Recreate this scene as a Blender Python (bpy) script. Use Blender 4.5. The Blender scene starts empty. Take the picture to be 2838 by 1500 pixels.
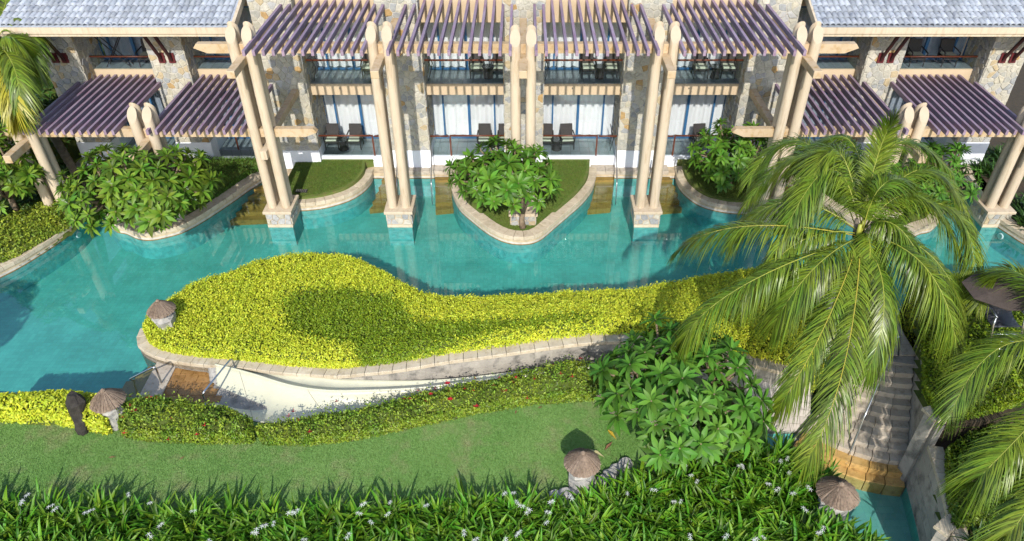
import bpy, math, random
import numpy as np
from mathutils import Vector, Matrix
random.seed(7); rng = np.random.default_rng(7)
R = math.radians
scene = bpy.context.scene
col = scene.collection

# ------------------------------------------------------------------ camera, sky, sun, exposure
CAM_H, FPX, PPX, PPY = 16.5, 2034.0, 1450.0, 750.0
PITCH = math.atan(.773)
cam = bpy.data.cameras.new('camera'); camo = bpy.data.objects.new('camera', cam); col.objects.link(camo)
camo.location = (0, 0, CAM_H); camo.rotation_euler = (math.pi/2 - PITCH, 0, 0)
cam.sensor_fit = 'HORIZONTAL'; cam.sensor_width = 36; cam.lens = 36*FPX/2838
cam.shift_x = (1419-PPX)/2838; cam.clip_end = 500
scene.camera = camo
SUN_EL = 36.0
world = bpy.data.worlds.new('World'); scene.world = world; world.use_nodes = True
wn = world.node_tree; sky = wn.nodes.new('ShaderNodeTexSky'); sky.sky_type = 'NISHITA'; sky.sun_disc = False
sky.sun_elevation = R(SUN_EL); sky.sun_rotation = R(180)
wn.nodes['Background'].inputs[1].default_value = .15
wn.links.new(sky.outputs[0], wn.nodes['Background'].inputs[0])
sl = bpy.data.lights.new('sun', 'SUN'); sl.energy = 3.1; sl.angle = R(.55); sl.color = (1, .95, .86)
so = bpy.data.objects.new('sun', sl); col.objects.link(so)
so.rotation_euler = Vector((0.0, math.cos(R(SUN_EL)), -math.sin(R(SUN_EL)))).to_track_quat('-Z', 'Y').to_euler()
so.location = (0, -20, 40)
vs = scene.view_settings; vs.view_transform = 'Standard'; vs.look = 'None'; vs.exposure = 0.70; vs.gamma = 1; vs.use_curve_mapping = False

# ------------------------------------------------------------------ measuring helper: a photo point at a known height -> world
_s, _c = math.sin(PITCH), math.cos(PITCH)
def at(x, y, z):
    u = (x-PPX)/FPX; v = (y-PPY)/FPX
    d = (u, _c-v*_s, -_s-v*_c); t = (z-CAM_H)/d[2]
    return Vector((d[0]*t, d[1]*t, z))
def pts(l, z=None): return [at(p[0], p[1], p[2] if len(p) > 2 else z) for p in l]

# ------------------------------------------------------------------ object helpers
def tag(o, label=None, cat=None, group=None, kind=None):
    if label: o['label'] = label
    if cat: o['category'] = cat
    if group: o['group'] = group
    if kind: o['kind'] = kind
    return o
def thing(name, label, cat, loc=(0, 0, 0), group=None, rz=0):
    o = bpy.data.objects.new(name, None); col.objects.link(o); o.location = loc; o.rotation_euler = (0, 0, rz)
    o.empty_display_size = .2
    return tag(o, label, cat, group)
def put(name, me, parent=None, local=False, M=None):
    o = bpy.data.objects.new(name, me); col.objects.link(o)
    if parent is not None:
        o.parent = parent
        if not local and parent.type == 'EMPTY': o.matrix_parent_inverse = Matrix.Translation(-Vector(parent.location))
    if M is not None: o.matrix_basis = M
    return o
def npmesh(name, V, F, mats, midx=None, smooth=False):
    V = np.asarray(V, dtype=np.float32); F = np.asarray(F, dtype=np.int32); k = F.shape[1]
    me = bpy.data.meshes.new(name); me.vertices.add(len(V)); me.vertices.foreach_set('co', V.ravel())
    me.loops.add(F.size); me.loops.foreach_set('vertex_index', F.ravel())
    me.polygons.add(len(F)); me.polygons.foreach_set('loop_start', np.arange(0, F.size, k, dtype=np.int32))
    try: me.polygons.foreach_set('loop_total', np.full(len(F), k, dtype=np.int32))
    except Exception: pass
    for m in (mats if isinstance(mats, (list, tuple)) else [mats]): me.materials.append(m)
    if midx is not None: me.polygons.foreach_set('material_index', np.asarray(midx, dtype=np.int32))
    if smooth: me.polygons.foreach_set('use_smooth', np.ones(len(F), dtype=bool))
    me.update(calc_edges=True); return me
class MB:
    def __init__(s): s.v = []; s.f = []
    def add(s, v, f):
        n = len(s.v); s.v += [tuple(p) for p in v]; s.f += [tuple(i+n for i in q) for q in f]; return s
    def box(s, x0, x1, y0, y1, z0, z1):
        return s.add([(x0,y0,z0),(x1,y0,z0),(x1,y1,z0),(x0,y1,z0),(x0,y0,z1),(x1,y0,z1),(x1,y1,z1),(x0,y1,z1)],
            [(0,3,2,1),(4,5,6,7),(0,1,5,4),(1,2,6,5),(2,3,7,6),(3,0,4,7)])
    def bbox(s, x0, x1, y0, y1, z0, z1, b=.01):
        # chamfered box
        X, Y, Z = (x0, x1), (y0, y1), (z0, z1); vs = []; idx = {}
        for i in (0,1):
            for j in (0,1):
                for k in (0,1):
                    sx, sy, sz = (b if i == 0 else -b), (b if j == 0 else -b), (b if k == 0 else -b)
                    for a, p in enumerate(((X[i], Y[j]+sy, Z[k]+sz), (X[i]+sx, Y[j], Z[k]+sz), (X[i]+sx, Y[j]+sy, Z[k]))):
                        idx[(i,j,k,a)] = len(vs); vs.append(p)
        g = lambda *q: [idx[w] for w in q]
        fs = []
        for i in (0,1): fs.append(g((i,0,0,0),(i,1,0,0),(i,1,1,0),(i,0,1,0)) if i else g((i,0,0,0),(i,0,1,0),(i,1,1,0),(i,1,0,0)))
        for j in (0,1): fs.append(g((0,j,0,1),(0,j,1,1),(1,j,1,1),(1,j,0,1)) if j else g((0,j,0,1),(1,j,0,1),(1,j,1,1),(0,j,1,1)))
        for k in (0,1): fs.append(g((0,0,k,2),(1,0,k,2),(1,1,k,2),(0,1,k,2)) if k else g((0,0,k,2),(0,1,k,2),(1,1,k,2),(1,0,k,2)))
        for i in (0,1):
            for j in (0,1): fs.append(g((i,j,0,0),(i,j,0,1),(i,j,1,1),(i,j,1,0)))
            for k in (0,1): fs.append(g((i,0,k,0),(i,1,k,0),(i,1,k,2),(i,0,k,2)))
        for j in (0,1):
            for k in (0,1): fs.append(g((0,j,k,1),(1,j,k,1),(1,j,k,2),(0,j,k,2)))
        for i in (0,1):
            for j in (0,1):
                for k in (0,1): fs.append(g((i,j,k,0),(i,j,k,1),(i,j,k,2)))
        return s.add(vs, fs)
    def prism(s, poly, z0, z1):
        n = len(poly); zs0 = z0 if hasattr(z0, '__len__') else [z0]*n; zs1 = z1 if hasattr(z1, '__len__') else [z1]*n
        a = sum(poly[i][0]*poly[(i+1)%n][1]-poly[(i+1)%n][0]*poly[i][1] for i in range(n))
        if a < 0: poly = list(poly)[::-1]; zs0 = list(zs0)[::-1]; zs1 = list(zs1)[::-1]
        v = [(p[0], p[1], zs0[i]) for i, p in enumerate(poly)]+[(p[0], p[1], zs1[i]) for i, p in enumerate(poly)]
        f = [tuple(range(n))[::-1], tuple(range(n, 2*n))]+[(i, (i+1)%n, n+(i+1)%n, n+i) for i in range(n)]
        return s.add(v, f)
    def tube(s, path, r, n=8, caps=True):
        path = [Vector(p) for p in path]; m = len(path); rr = r if hasattr(r, '__len__') else [r]*m
        v = []; f = []; up = Vector((0, 0, 1)); prev = None
        for i, p in enumerate(path):
            t = (path[min(i+1, m-1)]-path[max(i-1, 0)]).normalized()
            if prev is None: a = t.cross(up if abs(t.z) < .9 else Vector((1, 0, 0))).normalized()
            else: a = (prev-t*prev.dot(t)).normalized()
            prev = a; b = t.cross(a)
            for k in range(n):
                w = 2*math.pi*k/n; v.append(p+(a*math.cos(w)+b*math.sin(w))*rr[i])
        for i in range(m-1):
            for k in range(n): f.append((i*n+k, i*n+(k+1)%n, (i+1)*n+(k+1)%n, (i+1)*n+k))
        if caps: f.append(tuple(range(n))[::-1]); f.append(tuple((m-1)*n+k for k in range(n)))
        return s.add(v, f)
    def lathe(s, prof, c=(0, 0, 0), n=20):
        v = []; f = []
        for (r, z) in prof:
            for k in range(n): v.append((c[0]+r*math.cos(2*math.pi*k/n), c[1]+r*math.sin(2*math.pi*k/n), c[2]+z))
        for i in range(len(prof)-1):
            for k in range(n): f.append((i*n+k, i*n+(k+1)%n, (i+1)*n+(k+1)%n, (i+1)*n+k))
        f.append(tuple(range(n))[::-1]); f.append(tuple((len(prof)-1)*n+k for k in range(n)))
        return s.add(v, f)
    def mesh(s, name, mat, smooth=False):
        me = bpy.data.meshes.new(name); me.from_pydata(s.v, [], s.f); me.materials.append(mat)
        if smooth: me.polygons.foreach_set('use_smooth', np.ones(len(me.polygons), dtype=bool))
        me.update(); return me
    def build(s, name, mat, parent=None, smooth=False, local=False):
        return put(name, s.mesh(name, mat, smooth), parent, local)
def struct(o): o['kind'] = 'structure'; return o
def copy_tree(o, parent=None):
    c = o.copy(); col.objects.link(c); c.parent = parent
    for ch in o.children: copy_tree(ch, c)
    return c
def catmull(P, n=6, closed=False):
    P = [Vector(p) for p in P]; out = []; m = len(P)
    for i in range(m if closed else m-1):
        g = lambda k: P[k % m] if closed else P[max(0, min(m-1, k))]
        p0, p1, p2, p3 = g(i-1), g(i), g(i+1), g(i+2)
        for k in range(n):
            t = k/n; out.append(.5*((2*p1)+(p2-p0)*t+(2*p0-5*p1+4*p2-p3)*t*t+(3*p1-p0-3*p2+p3)*t**3))
    if not closed: out.append(P[-1])
    return out
def resample(P, step):
    out = [P[0].copy()]; acc = 0
    for a, b in zip(P, P[1:]):
        L = (b-a).length; d = step-acc
        while d <= L: out.append(a.lerp(b, d/L)); d += step
        acc = (acc+L) % step
    return out

# ------------------------------------------------------------------ materials
def srgb(r, g, b):
    f = lambda c: (c/255/12.92 if c/255 <= .04045 else ((c/255+.055)/1.055)**2.4)
    return (f(r), f(g), f(b))
MT = {}
def mat(name, c, rough=.7, c2=None, scale=3, c3=None, scale3=25, bump=0, bscale=40, isl=0, trans=0, spec=.4, metal=0, stretch=None, hue=0, det=5):
    if name in MT: return MT[name]
    m = bpy.data.materials.new(name); m.use_nodes = True; nt = m.node_tree; N = nt.nodes; L = nt.links
    b = N['Principled BSDF']; b.inputs['Roughness'].default_value = rough; b.inputs['Metallic'].default_value = metal
    b.inputs['Specular IOR Level'].default_value = spec
    def mixc(fac, a, bb, blend='MIX'):
        x = N.new('ShaderNodeMix'); x.data_type = 'RGBA'; x.blend_type = blend
        for i, q in ((0, fac), (6, a), (7, bb)):
            if isinstance(q, (int, float)): x.inputs[i].default_value = q
            elif isinstance(q, tuple): x.inputs[i].default_value = (*q[:3], 1)
            else: L.new(q, x.inputs[i])
        return x.outputs[2]
    geo = N.new('ShaderNodeNewGeometry'); pos = geo.outputs['Position']
    if stretch:
        vm = N.new('ShaderNodeVectorMath'); vm.operation = 'MULTIPLY'; L.new(pos, vm.inputs[0]); vm.inputs[1].default_value = stretch; pos = vm.outputs[0]
    def noise(sc, d=det, ro=.6):
        n = N.new('ShaderNodeTexNoise'); n.inputs['Scale'].default_value = sc; n.inputs['Detail'].default_value = d; n.inputs['Roughness'].default_value = ro
        L.new(pos, n.inputs['Vector']); return n.outputs['Fac']
    def ramp(fac, a, bb):
        r = N.new('ShaderNodeMapRange'); L.new(fac, r.inputs[0]); r.inputs[1].default_value = a; r.inputs[2].default_value = bb; return r.outputs[0]
    out = (*c, 1) if len(c) == 3 else c; cur = None
    if c2 is not None: cur = mixc(ramp(noise(scale), .35, .68), tuple(c), tuple(c2))
    if c3 is not None: cur = mixc(ramp(noise(scale3), .5, .72), cur if cur is not None else tuple(c), tuple(c3))
    if isl or hue:
        oi = N.new('ShaderNodeObjectInfo'); ad = N.new('ShaderNodeMath'); L.new(oi.outputs['Random'], ad.inputs[0]); L.new(geo.outputs['Random Per Island'], ad.inputs[1])
        fr = N.new('ShaderNodeMath'); fr.operation = 'FRACT'; L.new(ad.outputs[0], fr.inputs[0])
        hs = N.new('ShaderNodeHueSaturation')
        if cur is None: hs.inputs['Color'].default_value = (*c[:3], 1)
        else: L.new(cur, hs.inputs['Color'])
        mr = N.new('ShaderNodeMapRange'); L.new(fr.outputs[0], mr.inputs[0]); mr.inputs[3].default_value = 1-isl; mr.inputs[4].default_value = 1+isl
        L.new(mr.outputs[0], hs.inputs['Value'])
        if hue:
            f2 = N.new('ShaderNodeMath'); f2.operation = 'MULTIPLY'; L.new(fr.outputs[0], f2.inputs[0]); f2.inputs[1].default_value = 7.31
            f3 = N.new('ShaderNodeMath'); f3.operation = 'FRACT'; L.new(f2.outputs[0], f3.inputs[0])
            mh = N.new('ShaderNodeMapRange'); L.new(f3.outputs[0], mh.inputs[0]); mh.inputs[3].default_value = .5-hue; mh.inputs[4].default_value = .5+hue; L.new(mh.outputs[0], hs.inputs['Hue'])
        cur = hs.outputs[0]
    if cur is None: b.inputs['Base Color'].default_value = (*c[:3], 1)
    else: L.new(cur, b.inputs['Base Color'])
    if bump:
        bp = N.new('ShaderNodeBump'); bp.inputs['Strength'].default_value = bump; bp.inputs['Distance'].default_value = .02
        L.new(noise(bscale, 4), bp.inputs['Height']); L.new(bp.outputs[0], b.inputs['Normal'])
    if trans:
        tr = N.new('ShaderNodeBsdfTranslucent'); mx = N.new('ShaderNodeMixShader'); mx.inputs[0].default_value = trans
        if cur is None: tr.inputs[0].default_value = (*c[:3], 1)
        else: L.new(cur, tr.inputs[0])
        L.new(b.outputs[0], mx.inputs[1]); L.new(tr.outputs[0], mx.inputs[2]); L.new(mx.outputs[0], N['Material Output'].inputs[0])
    MT[name] = m; return m
def stone_mat(name, stops):
    m = mat(name, (.4, .4, .4), .8); nt = m.node_tree; N = nt.nodes; L = nt.links; b = N['Principled BSDF']
    geo = N.new('ShaderNodeNewGeometry'); oi = N.new('ShaderNodeObjectInfo')
    a = N.new('ShaderNodeMath'); L.new(oi.outputs['Random'], a.inputs[0]); L.new(geo.outputs['Random Per Island'], a.inputs[1])
    f = N.new('ShaderNodeMath'); f.operation = 'FRACT'; L.new(a.outputs[0], f.inputs[0])
    r = N.new('ShaderNodeValToRGB'); r.color_ramp.interpolation = 'CONSTANT'; e = r.color_ramp.elements
    for i, (p, c) in enumerate(stops):
        if i < 2: e[i].position = p; e[i].color = (*c, 1)
        else: q = e.new(p); q.color = (*c, 1)
    L.new(f.outputs[0], r.inputs[0])
    n = N.new('ShaderNodeTexNoise'); n.inputs['Scale'].default_value = 9; n.inputs['Detail'].default_value = 8; n.inputs['Roughness'].default_value = .7; L.new(geo.outputs['Position'], n.inputs['Vector'])
    mr = N.new('ShaderNodeMapRange'); L.new(n.outputs[0], mr.inputs[0]); mr.inputs[1].default_value = .3; mr.inputs[2].default_value = .75; mr.inputs[3].default_value = .72; mr.inputs[4].default_value = 1.3
    hs = N.new('ShaderNodeHueSaturation'); L.new(r.outputs[0], hs.inputs['Color']); L.new(mr.outputs[0], hs.inputs['Value']); L.new(hs.outputs[0], b.inputs['Base Color'])
    bp = N.new('ShaderNodeBump'); bp.inputs['Strength'].default_value = .6; bp.inputs['Distance'].default_value = .03; L.new(n.outputs[0], bp.inputs['Height']); L.new(bp.outputs[0], b.inputs['Normal'])
    return m
def tile_mat(name, c, cg, size, rough=.35, var=.25, rot=0, c_b=None):
    # small square tiles with joints, in world space; joint colour cg
    m = mat(name, c, rough); nt = m.node_tree; N = nt.nodes; L = nt.links; b = N['Principled BSDF']
    geo = N.new('ShaderNodeNewGeometry'); mp = N.new('ShaderNodeMapping'); L.new(geo.outputs['Position'], mp.inputs[0]); mp.inputs['Rotation'].default_value = (0, 0, rot)
    br = N.new('ShaderNodeTexBrick'); br.offset = 0; br.squash = 1; L.new(mp.outputs[0], br.inputs['Vector'])
    br.inputs['Color1'].default_value = (*c, 1); br.inputs['Color2'].default_value = (*(c_b or tuple(k*(1-var) for k in c)), 1); br.inputs['Mortar'].default_value = (*cg, 1)
    br.inputs['Scale'].default_value = 1/size; br.inputs['Mortar Size'].default_value = .03; br.inputs['Brick Width'].default_value = 1; br.inputs['Row Height'].default_value = 1
    n = N.new('ShaderNodeTexNoise'); n.inputs['Scale'].default_value = .9; n.inputs['Detail'].default_value = 6; L.new(geo.outputs['Position'], n.inputs['Vector'])
    mr = N.new('ShaderNodeMapRange'); L.new(n.outputs[0], mr.inputs[0]); mr.inputs[1].default_value = .3; mr.inputs[2].default_value = .7; mr.inputs[3].default_value = .86; mr.inputs[4].default_value = 1.12
    hs = N.new('ShaderNodeHueSaturation'); L.new(br.outputs[0], hs.inputs['Color']); L.new(mr.outputs[0], hs.inputs['Value']); L.new(hs.outputs[0], b.inputs['Base Color'])
    return m
def clear_mat(name, tint, ior, rough=.0, bump=0, bscale=2., fres=1.0):
    m = bpy.data.materials.new(name); m.use_nodes = True; nt = m.node_tree; N = nt.nodes; L = nt.links; N.remove(N['Principled BSDF'])
    t = N.new('ShaderNodeBsdfTransparent'); t.inputs[0].default_value = (*tint, 1); g = N.new('ShaderNodeBsdfGlossy'); g.inputs['Roughness'].default_value = rough
    # Schlick reflectance, the same from both sides so that sunlight passes down and back up through the sheet
    fr = N.new('ShaderNodeLayerWeight'); fr.inputs[0].default_value = .5; mx = N.new('ShaderNodeMixShader'); f0 = ((ior-1)/(ior+1))**2
    pw = N.new('ShaderNodeMath'); pw.operation = 'POWER'; L.new(fr.outputs['Facing'], pw.inputs[0]); pw.inputs[1].default_value = 5
    mu = N.new('ShaderNodeMath'); mu.operation = 'MULTIPLY_ADD'; L.new(pw.outputs[0], mu.inputs[0]); mu.inputs[1].default_value = (1-f0)*fres; mu.inputs[2].default_value = f0*fres; mu.use_clamp = True
    L.new(mu.outputs[0], mx.inputs[0]); L.new(t.outputs[0], mx.inputs[1]); L.new(g.outputs[0], mx.inputs[2]); L.new(mx.outputs[0], N['Material Output'].inputs[0])
    if bump:
        geo = N.new('ShaderNodeNewGeometry'); n = N.new('ShaderNodeTexNoise'); n.inputs['Scale'].default_value = bscale; n.inputs['Detail'].default_value = 3; L.new(geo.outputs['Position'], n.inputs['Vector'])
        bp = N.new('ShaderNodeBump'); bp.inputs['Strength'].default_value = bump; bp.inputs['Distance'].default_value = .05; L.new(n.outputs[0], bp.inputs['Height'])
        L.new(bp.outputs[0], g.inputs['Normal']); L.new(bp.outputs[0], fr.inputs['Normal'])
    MT[name] = m; return m

BEIGE = mat('beige_render', (.50, .41, .295), .8, (.54, .455, .34), .8, (.41, .32, .215), 2.6, bump=.15, bscale=60, stretch=(3, 3, .45))
BEIGE_WORN = mat('beige_render_worn', (.50, .39, .265), .8, (.44, .33, .20), 1.6, (.36, .23, .10), 5, bump=.2, bscale=50)
CUTEND = mat('darker_cut_end', (.42, .345, .25), .85, (.46, .38, .28), 2)  # slanted column ends, slightly darker than the shafts
SLAT = mat('purple_timber', (.205, .145, .195), .6, (.29, .235, .30), 2.0, (.24, .12, .20), 5, bump=.2, bscale=30, isl=.12, stretch=(3, .5, 3))
STONE = stone_mat('flagstone', [(0, (.40, .375, .31)), (.2, (.34, .33, .29)), (.36, (.46, .43, .36)), (.52, (.28, .285, .285)), (.66, (.42, .385, .30)), (.78, (.37, .365, .355)), (.89, (.40, .32, .20)), (.96, (.38, .25, .11))])
GROUT = mat('pale_mortar', (.52, .49, .42), .9, (.42, .40, .35), 6)
WHITE = mat('white_paint', (.78, .80, .84), .6, (.70, .72, .78), 2)
CREAM = mat('cream_wall', (.52, .41, .28), .8, (.485, .375, .25), 1.5)
BLUE = mat('blue_frame', (.022, .095, .22), .4, (.03, .12, .26), 3)
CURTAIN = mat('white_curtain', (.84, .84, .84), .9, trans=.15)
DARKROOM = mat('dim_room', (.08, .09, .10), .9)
FLOORT = tile_mat('terrace_tile', (.22, .26, .28), (.10, .12, .13), .42, .3)
WOODR = mat('varnished_rail', (.13, .035, .015), .4, (.09, .024, .012), 4)
WICKER = mat('dark_wicker', (.018, .016, .017), .55, (.05, .046, .048), 45, bump=.8, bscale=60)
CUSH = mat('pale_cushion', (.52, .54, .42), .9)
STEEL = mat('brushed_steel', (.55, .56, .58), .28, metal=1)
GLASS = clear_mat('clear_glass', (.92, .955, .96), 1.5, .0)
WINGLASS = clear_mat('window_glass', (.96, .975, .985), 1.5, .0, fres=1.3)
WATER = clear_mat('pool_water', (.86, .97, .96), 1.45, .004, .02, 1.3, 2.2)
MOSAIC = tile_mat('turquoise_mosaic', (.078, .385, .335), (.055, .29, .255), .15, .4, .15)
SAND = mat('sandstone_coping', (.47, .395, .285), .75, (.53, .46, .35), 2.0, (.37, .30, .20), 6, bump=.25, bscale=45, isl=.08)
PAVE = mat('sandstone_paving', (.40, .345, .275), .75, (.46, .405, .33), 1.8, (.28, .235, .18), 7, bump=.25, bscale=40, isl=.14)
STEPW = mat('wet_sandstone', (.20, .135, .03), .35, (.26, .17, .04), 2.5, (.12, .085, .02), 6, bump=.2, bscale=40, isl=.12)
BROWNT = mat('wet_brown_tile', (.26, .135, .04), .2, (.34, .19, .07), 3, (.16, .08, .02), 7, isl=.12)
GREYW = mat('grey_stained_wall', (.30, .275, .24), .8, (.38, .345, .295), 2.0, (.11, .105, .095), 2.6, bump=.3, bscale=30, isl=.1)
SLIDE = mat('cream_fibreglass', (.58, .57, .43), .3, (.53, .52, .39), 1.1, (.50, .49, .38), 4)
ROOFT = mat('blue_grey_tile', (.25, .28, .33), .6, (.35, .375, .415), 3.0, (.13, .155, .21), 6, bump=.3, bscale=50, isl=.24)
REDW = mat('red_bracket', (.11, .013, .016), .6, (.08, .010, .013), 5)
MAROON = mat('maroon_strut', (.045, .012, .012), .6)
CURTAIN_SHADE = mat('shaded_curtain', (.30, .34, .40), .9, trans=.15)  # wing curtains: the shade under the eaves is put into their colour
LAWN = mat('lawn_turf', (.14, .265, .062), .9, (.18, .305, .082), .6, (.25, .28, .12), 1.4, bump=.6, bscale=90)
ISLGRASS = mat('island_turf', (.08, .13, .022), .9, (.12, .155, .03), 1.2, (.15, .14, .045), 5, bump=.6, bscale=90)
BLADE = mat('grass_blade', (.155, .305, .068), .7, (.20, .34, .088), .6, (.27, .30, .13), 1.4, isl=.18, trans=.3)
BLADE2 = mat('island_blade', (.10, .18, .025), .7, (.14, .19, .03), 1.3, isl=.35, trans=.3)
SOIL = mat('dark_soil', (.045, .035, .022), .95, (.07, .05, .03), 5)
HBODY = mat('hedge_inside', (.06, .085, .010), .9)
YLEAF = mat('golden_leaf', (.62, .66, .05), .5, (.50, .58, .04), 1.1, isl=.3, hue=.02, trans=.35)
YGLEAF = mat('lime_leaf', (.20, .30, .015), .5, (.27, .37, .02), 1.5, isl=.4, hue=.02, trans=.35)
GLEAF = mat('flower_hedge_leaf', (.13, .235, .02), .45, (.26, .33, .03), 1.6, isl=.6, hue=.02, trans=.3)
DLEAF = mat('dark_shrub_leaf', (.03, .075, .012), .4, (.045, .11, .015), 2, isl=.4, trans=.25)
LILY = mat('lily_leaf', (.065, .185, .009), .42, (.105, .245, .014), 1.0, (.18, .29, .02), 3, isl=.5, hue=.022, trans=.3, spec=.28)
FRANGI = mat('frangipani_leaf', (.07, .175, .018), .42, (.115, .235, .023), 1.4, isl=.5, hue=.015, trans=.3, spec=.25)
FRANGI_Y = mat('frangipani_leaf_warm', (.085, .185, .017), .45, (.155, .24, .023), 1.4, isl=.55, hue=.025, trans=.3, spec=.25)
FRANGI_G = mat('frangipani_leaf_fresh', (.062, .18, .02), .45, (.105, .235, .028), 1.4, isl=.45, hue=.012, trans=.3, spec=.25)
BARK = mat('grey_bark', (.24, .18, .12), .85, (.15, .11, .07), 8, bump=.6, bscale=30)
PBARK = mat('palm_bark', (.17, .14, .11), .9, (.09, .075, .06), 6, bump=.8, bscale=18)
PALM = mat('palm_leaflet', (.095, .17, .014), .34, (.18, .235, .022), .9, isl=.55, hue=.015, trans=.32, spec=.4)
RACHIS = mat('palm_rachis', (.30, .31, .04), .45, (.24, .27, .05), 2)
RACHIS2 = mat('palm_rachis_golden', (.40, .32, .04), .5, (.28, .28, .04), 3)
PETALW = mat('white_petal', (.82, .82, .80), .7, trans=.3)
PETALR = mat('red_petal', (.62, .03, .045), .6, isl=.3, trans=.3)
FSTEM = mat('flower_stem', (.13, .22, .05), .5)
THATCH = mat('brown_thatch', (.20, .145, .105), .95, (.27, .205, .155), 4, (.11, .075, .055), 18, bump=.8, bscale=60)
LROCK = mat('pale_rock', (.42, .40, .37), .9, (.30, .29, .27), 5, (.16, .16, .17), 9, bump=.8, bscale=25)
DROCK = mat('lava_rock', (.018, .015, .013), .8, (.04, .034, .028), 6, bump=1, bscale=22)
DWOOD = mat('weathered_wood', (.16, .07, .03), .7, (.22, .10, .045), 6)
CANVAS = mat('dark_canvas', (.028, .025, .026), .8, (.04, .037, .037), 4)
GREYSEAT = mat('grey_sling', (.06, .065, .08), .6)

# ------------------------------------------------------------------ water, pool floor, ground
struct(MB().box(-40, 40, -2, 70, -1.6, -1.3).build('ground', SOIL))
struct(MB().box(-27, 27, 5, 28.6, -1.2, -.9).build('pool_floor', MOSAIC))
wm = MB(); wm.add([(-26.5, 5.5, 0), (26.5, 5.5, 0), (26.5, 28.2, 0), (-26.5, 28.2, 0)], [(0, 1, 2, 3)])
struct(wm.build('water', WATER))

# bank face: mosaic under water, scum line, sandstone above
def bank_mat():
    m = mat('bank_face', (.4, .3, .2), .6); nt = m.node_tree; N = nt.nodes; L = nt.links; b = N['Principled BSDF']
    geo = N.new('ShaderNodeNewGeometry'); sp = N.new('ShaderNodeSeparateXYZ'); L.new(geo.outputs['Position'], sp.inputs[0])
    r = N.new('ShaderNodeValToRGB'); r.color_ramp.interpolation = 'CONSTANT'; mr = N.new('ShaderNodeMapRange'); L.new(sp.outputs[2], mr.inputs[0]); mr.inputs[1].default_value = -1; mr.inputs[2].default_value = 1
    L.new(mr.outputs[0], r.inputs[0]); e = r.color_ramp.elements
    e[0].position = 0; e[0].color = (.06, .33, .33, 1); e[1].position = .492; e[1].color = (.24, .14, .045, 1)
    q = e.new(.515); q.color = (.50, .46, .40, 1); q = e.new(.555); q.color = (.48, .38, .25, 1)
    n = N.new('ShaderNodeTexNoise'); n.inputs['Scale'].default_value = 5; n.inputs['Detail'].default_value = 6; L.new(geo.outputs['Position'], n.inputs['Vector'])
    m2 = N.new('ShaderNodeMapRange'); L.new(n.outputs[0], m2.inputs[0]); m2.inputs[1].default_value = .3; m2.inputs[2].default_value = .7; m2.inputs[3].default_value = .75; m2.inputs[4].default_value = 1.2
    hs = N.new('ShaderNodeHueSaturation'); L.new(r.outputs[0], hs.inputs['Color']); L.new(m2.outputs[0], hs.inputs['Value']); L.new(hs.outputs[0], b.inputs['Base Color'])
    return m
BANK = bank_mat()

def coping(parent, line, width, thick, step, m, side, over=.03, name='coping_stone', jit=.003):
    """separate stones along a 3D line (their outer top edge); side=+1 lays them to the left of travel"""
    P = resample(line, step)
    if len(P) < 2: return
    nr = []
    for i, p in enumerate(P):
        t = (P[min(i+1, len(P)-1)]-P[max(i-1, 0)]); t.z = 0; t.normalize(); nr.append(Vector((-t.y, t.x, 0))*side)
    for i in range(len(P)-1):
        a, b = P[i], P[i+1]; g = (b-a)*(.006/step); j = random.uniform(-jit, jit)
        o0 = a+g-nr[i]*over; o1 = b-g-nr[i+1]*over; i0 = a+g+nr[i]*width; i1 = b-g+nr[i+1]*width
        c = .012; q = MB(); up = Vector((0, 0, j)); dn = Vector((0, 0, -thick)); v = []
        ins = lambda p, n_, t_: p+n_*c*t_
        e = (b-a).normalized()*c
        bot = [o0+dn, o1+dn, i1+dn, i0+dn]; mid = [o0+up-Vector((0,0,c)), o1+up-Vector((0,0,c)), i1+up-Vector((0,0,c)), i0+up-Vector((0,0,c))]
        top = [o0+nr[i]*c+e*.6+up, o1+nr[i+1]*c-e*.6+up, i1-nr[i+1]*c-e*.6+up, i0-nr[i]*c+e*.6+up]
        f = []
        for k in range(4):
            k2 = (k+1) % 4; f += [(k, k2, 4+k2, 4+k), (4+k, 4+k2, 8+k2, 8+k)]
        f += [(8, 9, 10, 11), (3, 2, 1, 0)]
        if side < 0: f = [t_[::-1] for t_ in f]
        q.add(bot+mid+top, f); q.build(name, m, parent)
def bank(name, poly, topmat, n_edge, z=.33, cop=None, side=1, m=BANK, bottom=-1.1, wid=.42, tilt=0):
    """poly: world points, the first n_edge being the waterline (smoothed); solid land with coping stones along the waterline"""
    e = catmull([Vector((p[0], p[1], 0)) for p in poly[:n_edge]], 5); rest = [Vector((p[0], p[1], 0)) for p in poly[n_edge:]]
    full = e+rest
    body = struct(MB().prism([(p.x, p.y) for p in full], bottom, z-.10).build(name, m))
    # turf top set in behind the coping
    tb = MB().prism([(p.x, p.y) for p in full], z-.13, z-.09)
    top = tb.build('turf', topmat, body)
    ci = inset_line(e, .30*side)
    MB().prism([(p.x, p.y) for p in ci+rest], z-.12, [z+tilt*(p.y-23.9) for p in ci+rest]).build('turf', topmat, body)
    coping(body, [Vector((p.x, p.y, z+.05)) for p in e], wid, .16, .40, SAND, side)
    return body, full
def inset_line(e, d):
    out = []
    for i, p in enumerate(e):
        t = (e[min(i+1, len(e)-1)]-e[max(i-1, 0)]); t.z = 0; t.normalize(); out.append(p+Vector((-t.y, t.x, 0))*d)
    return out

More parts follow.
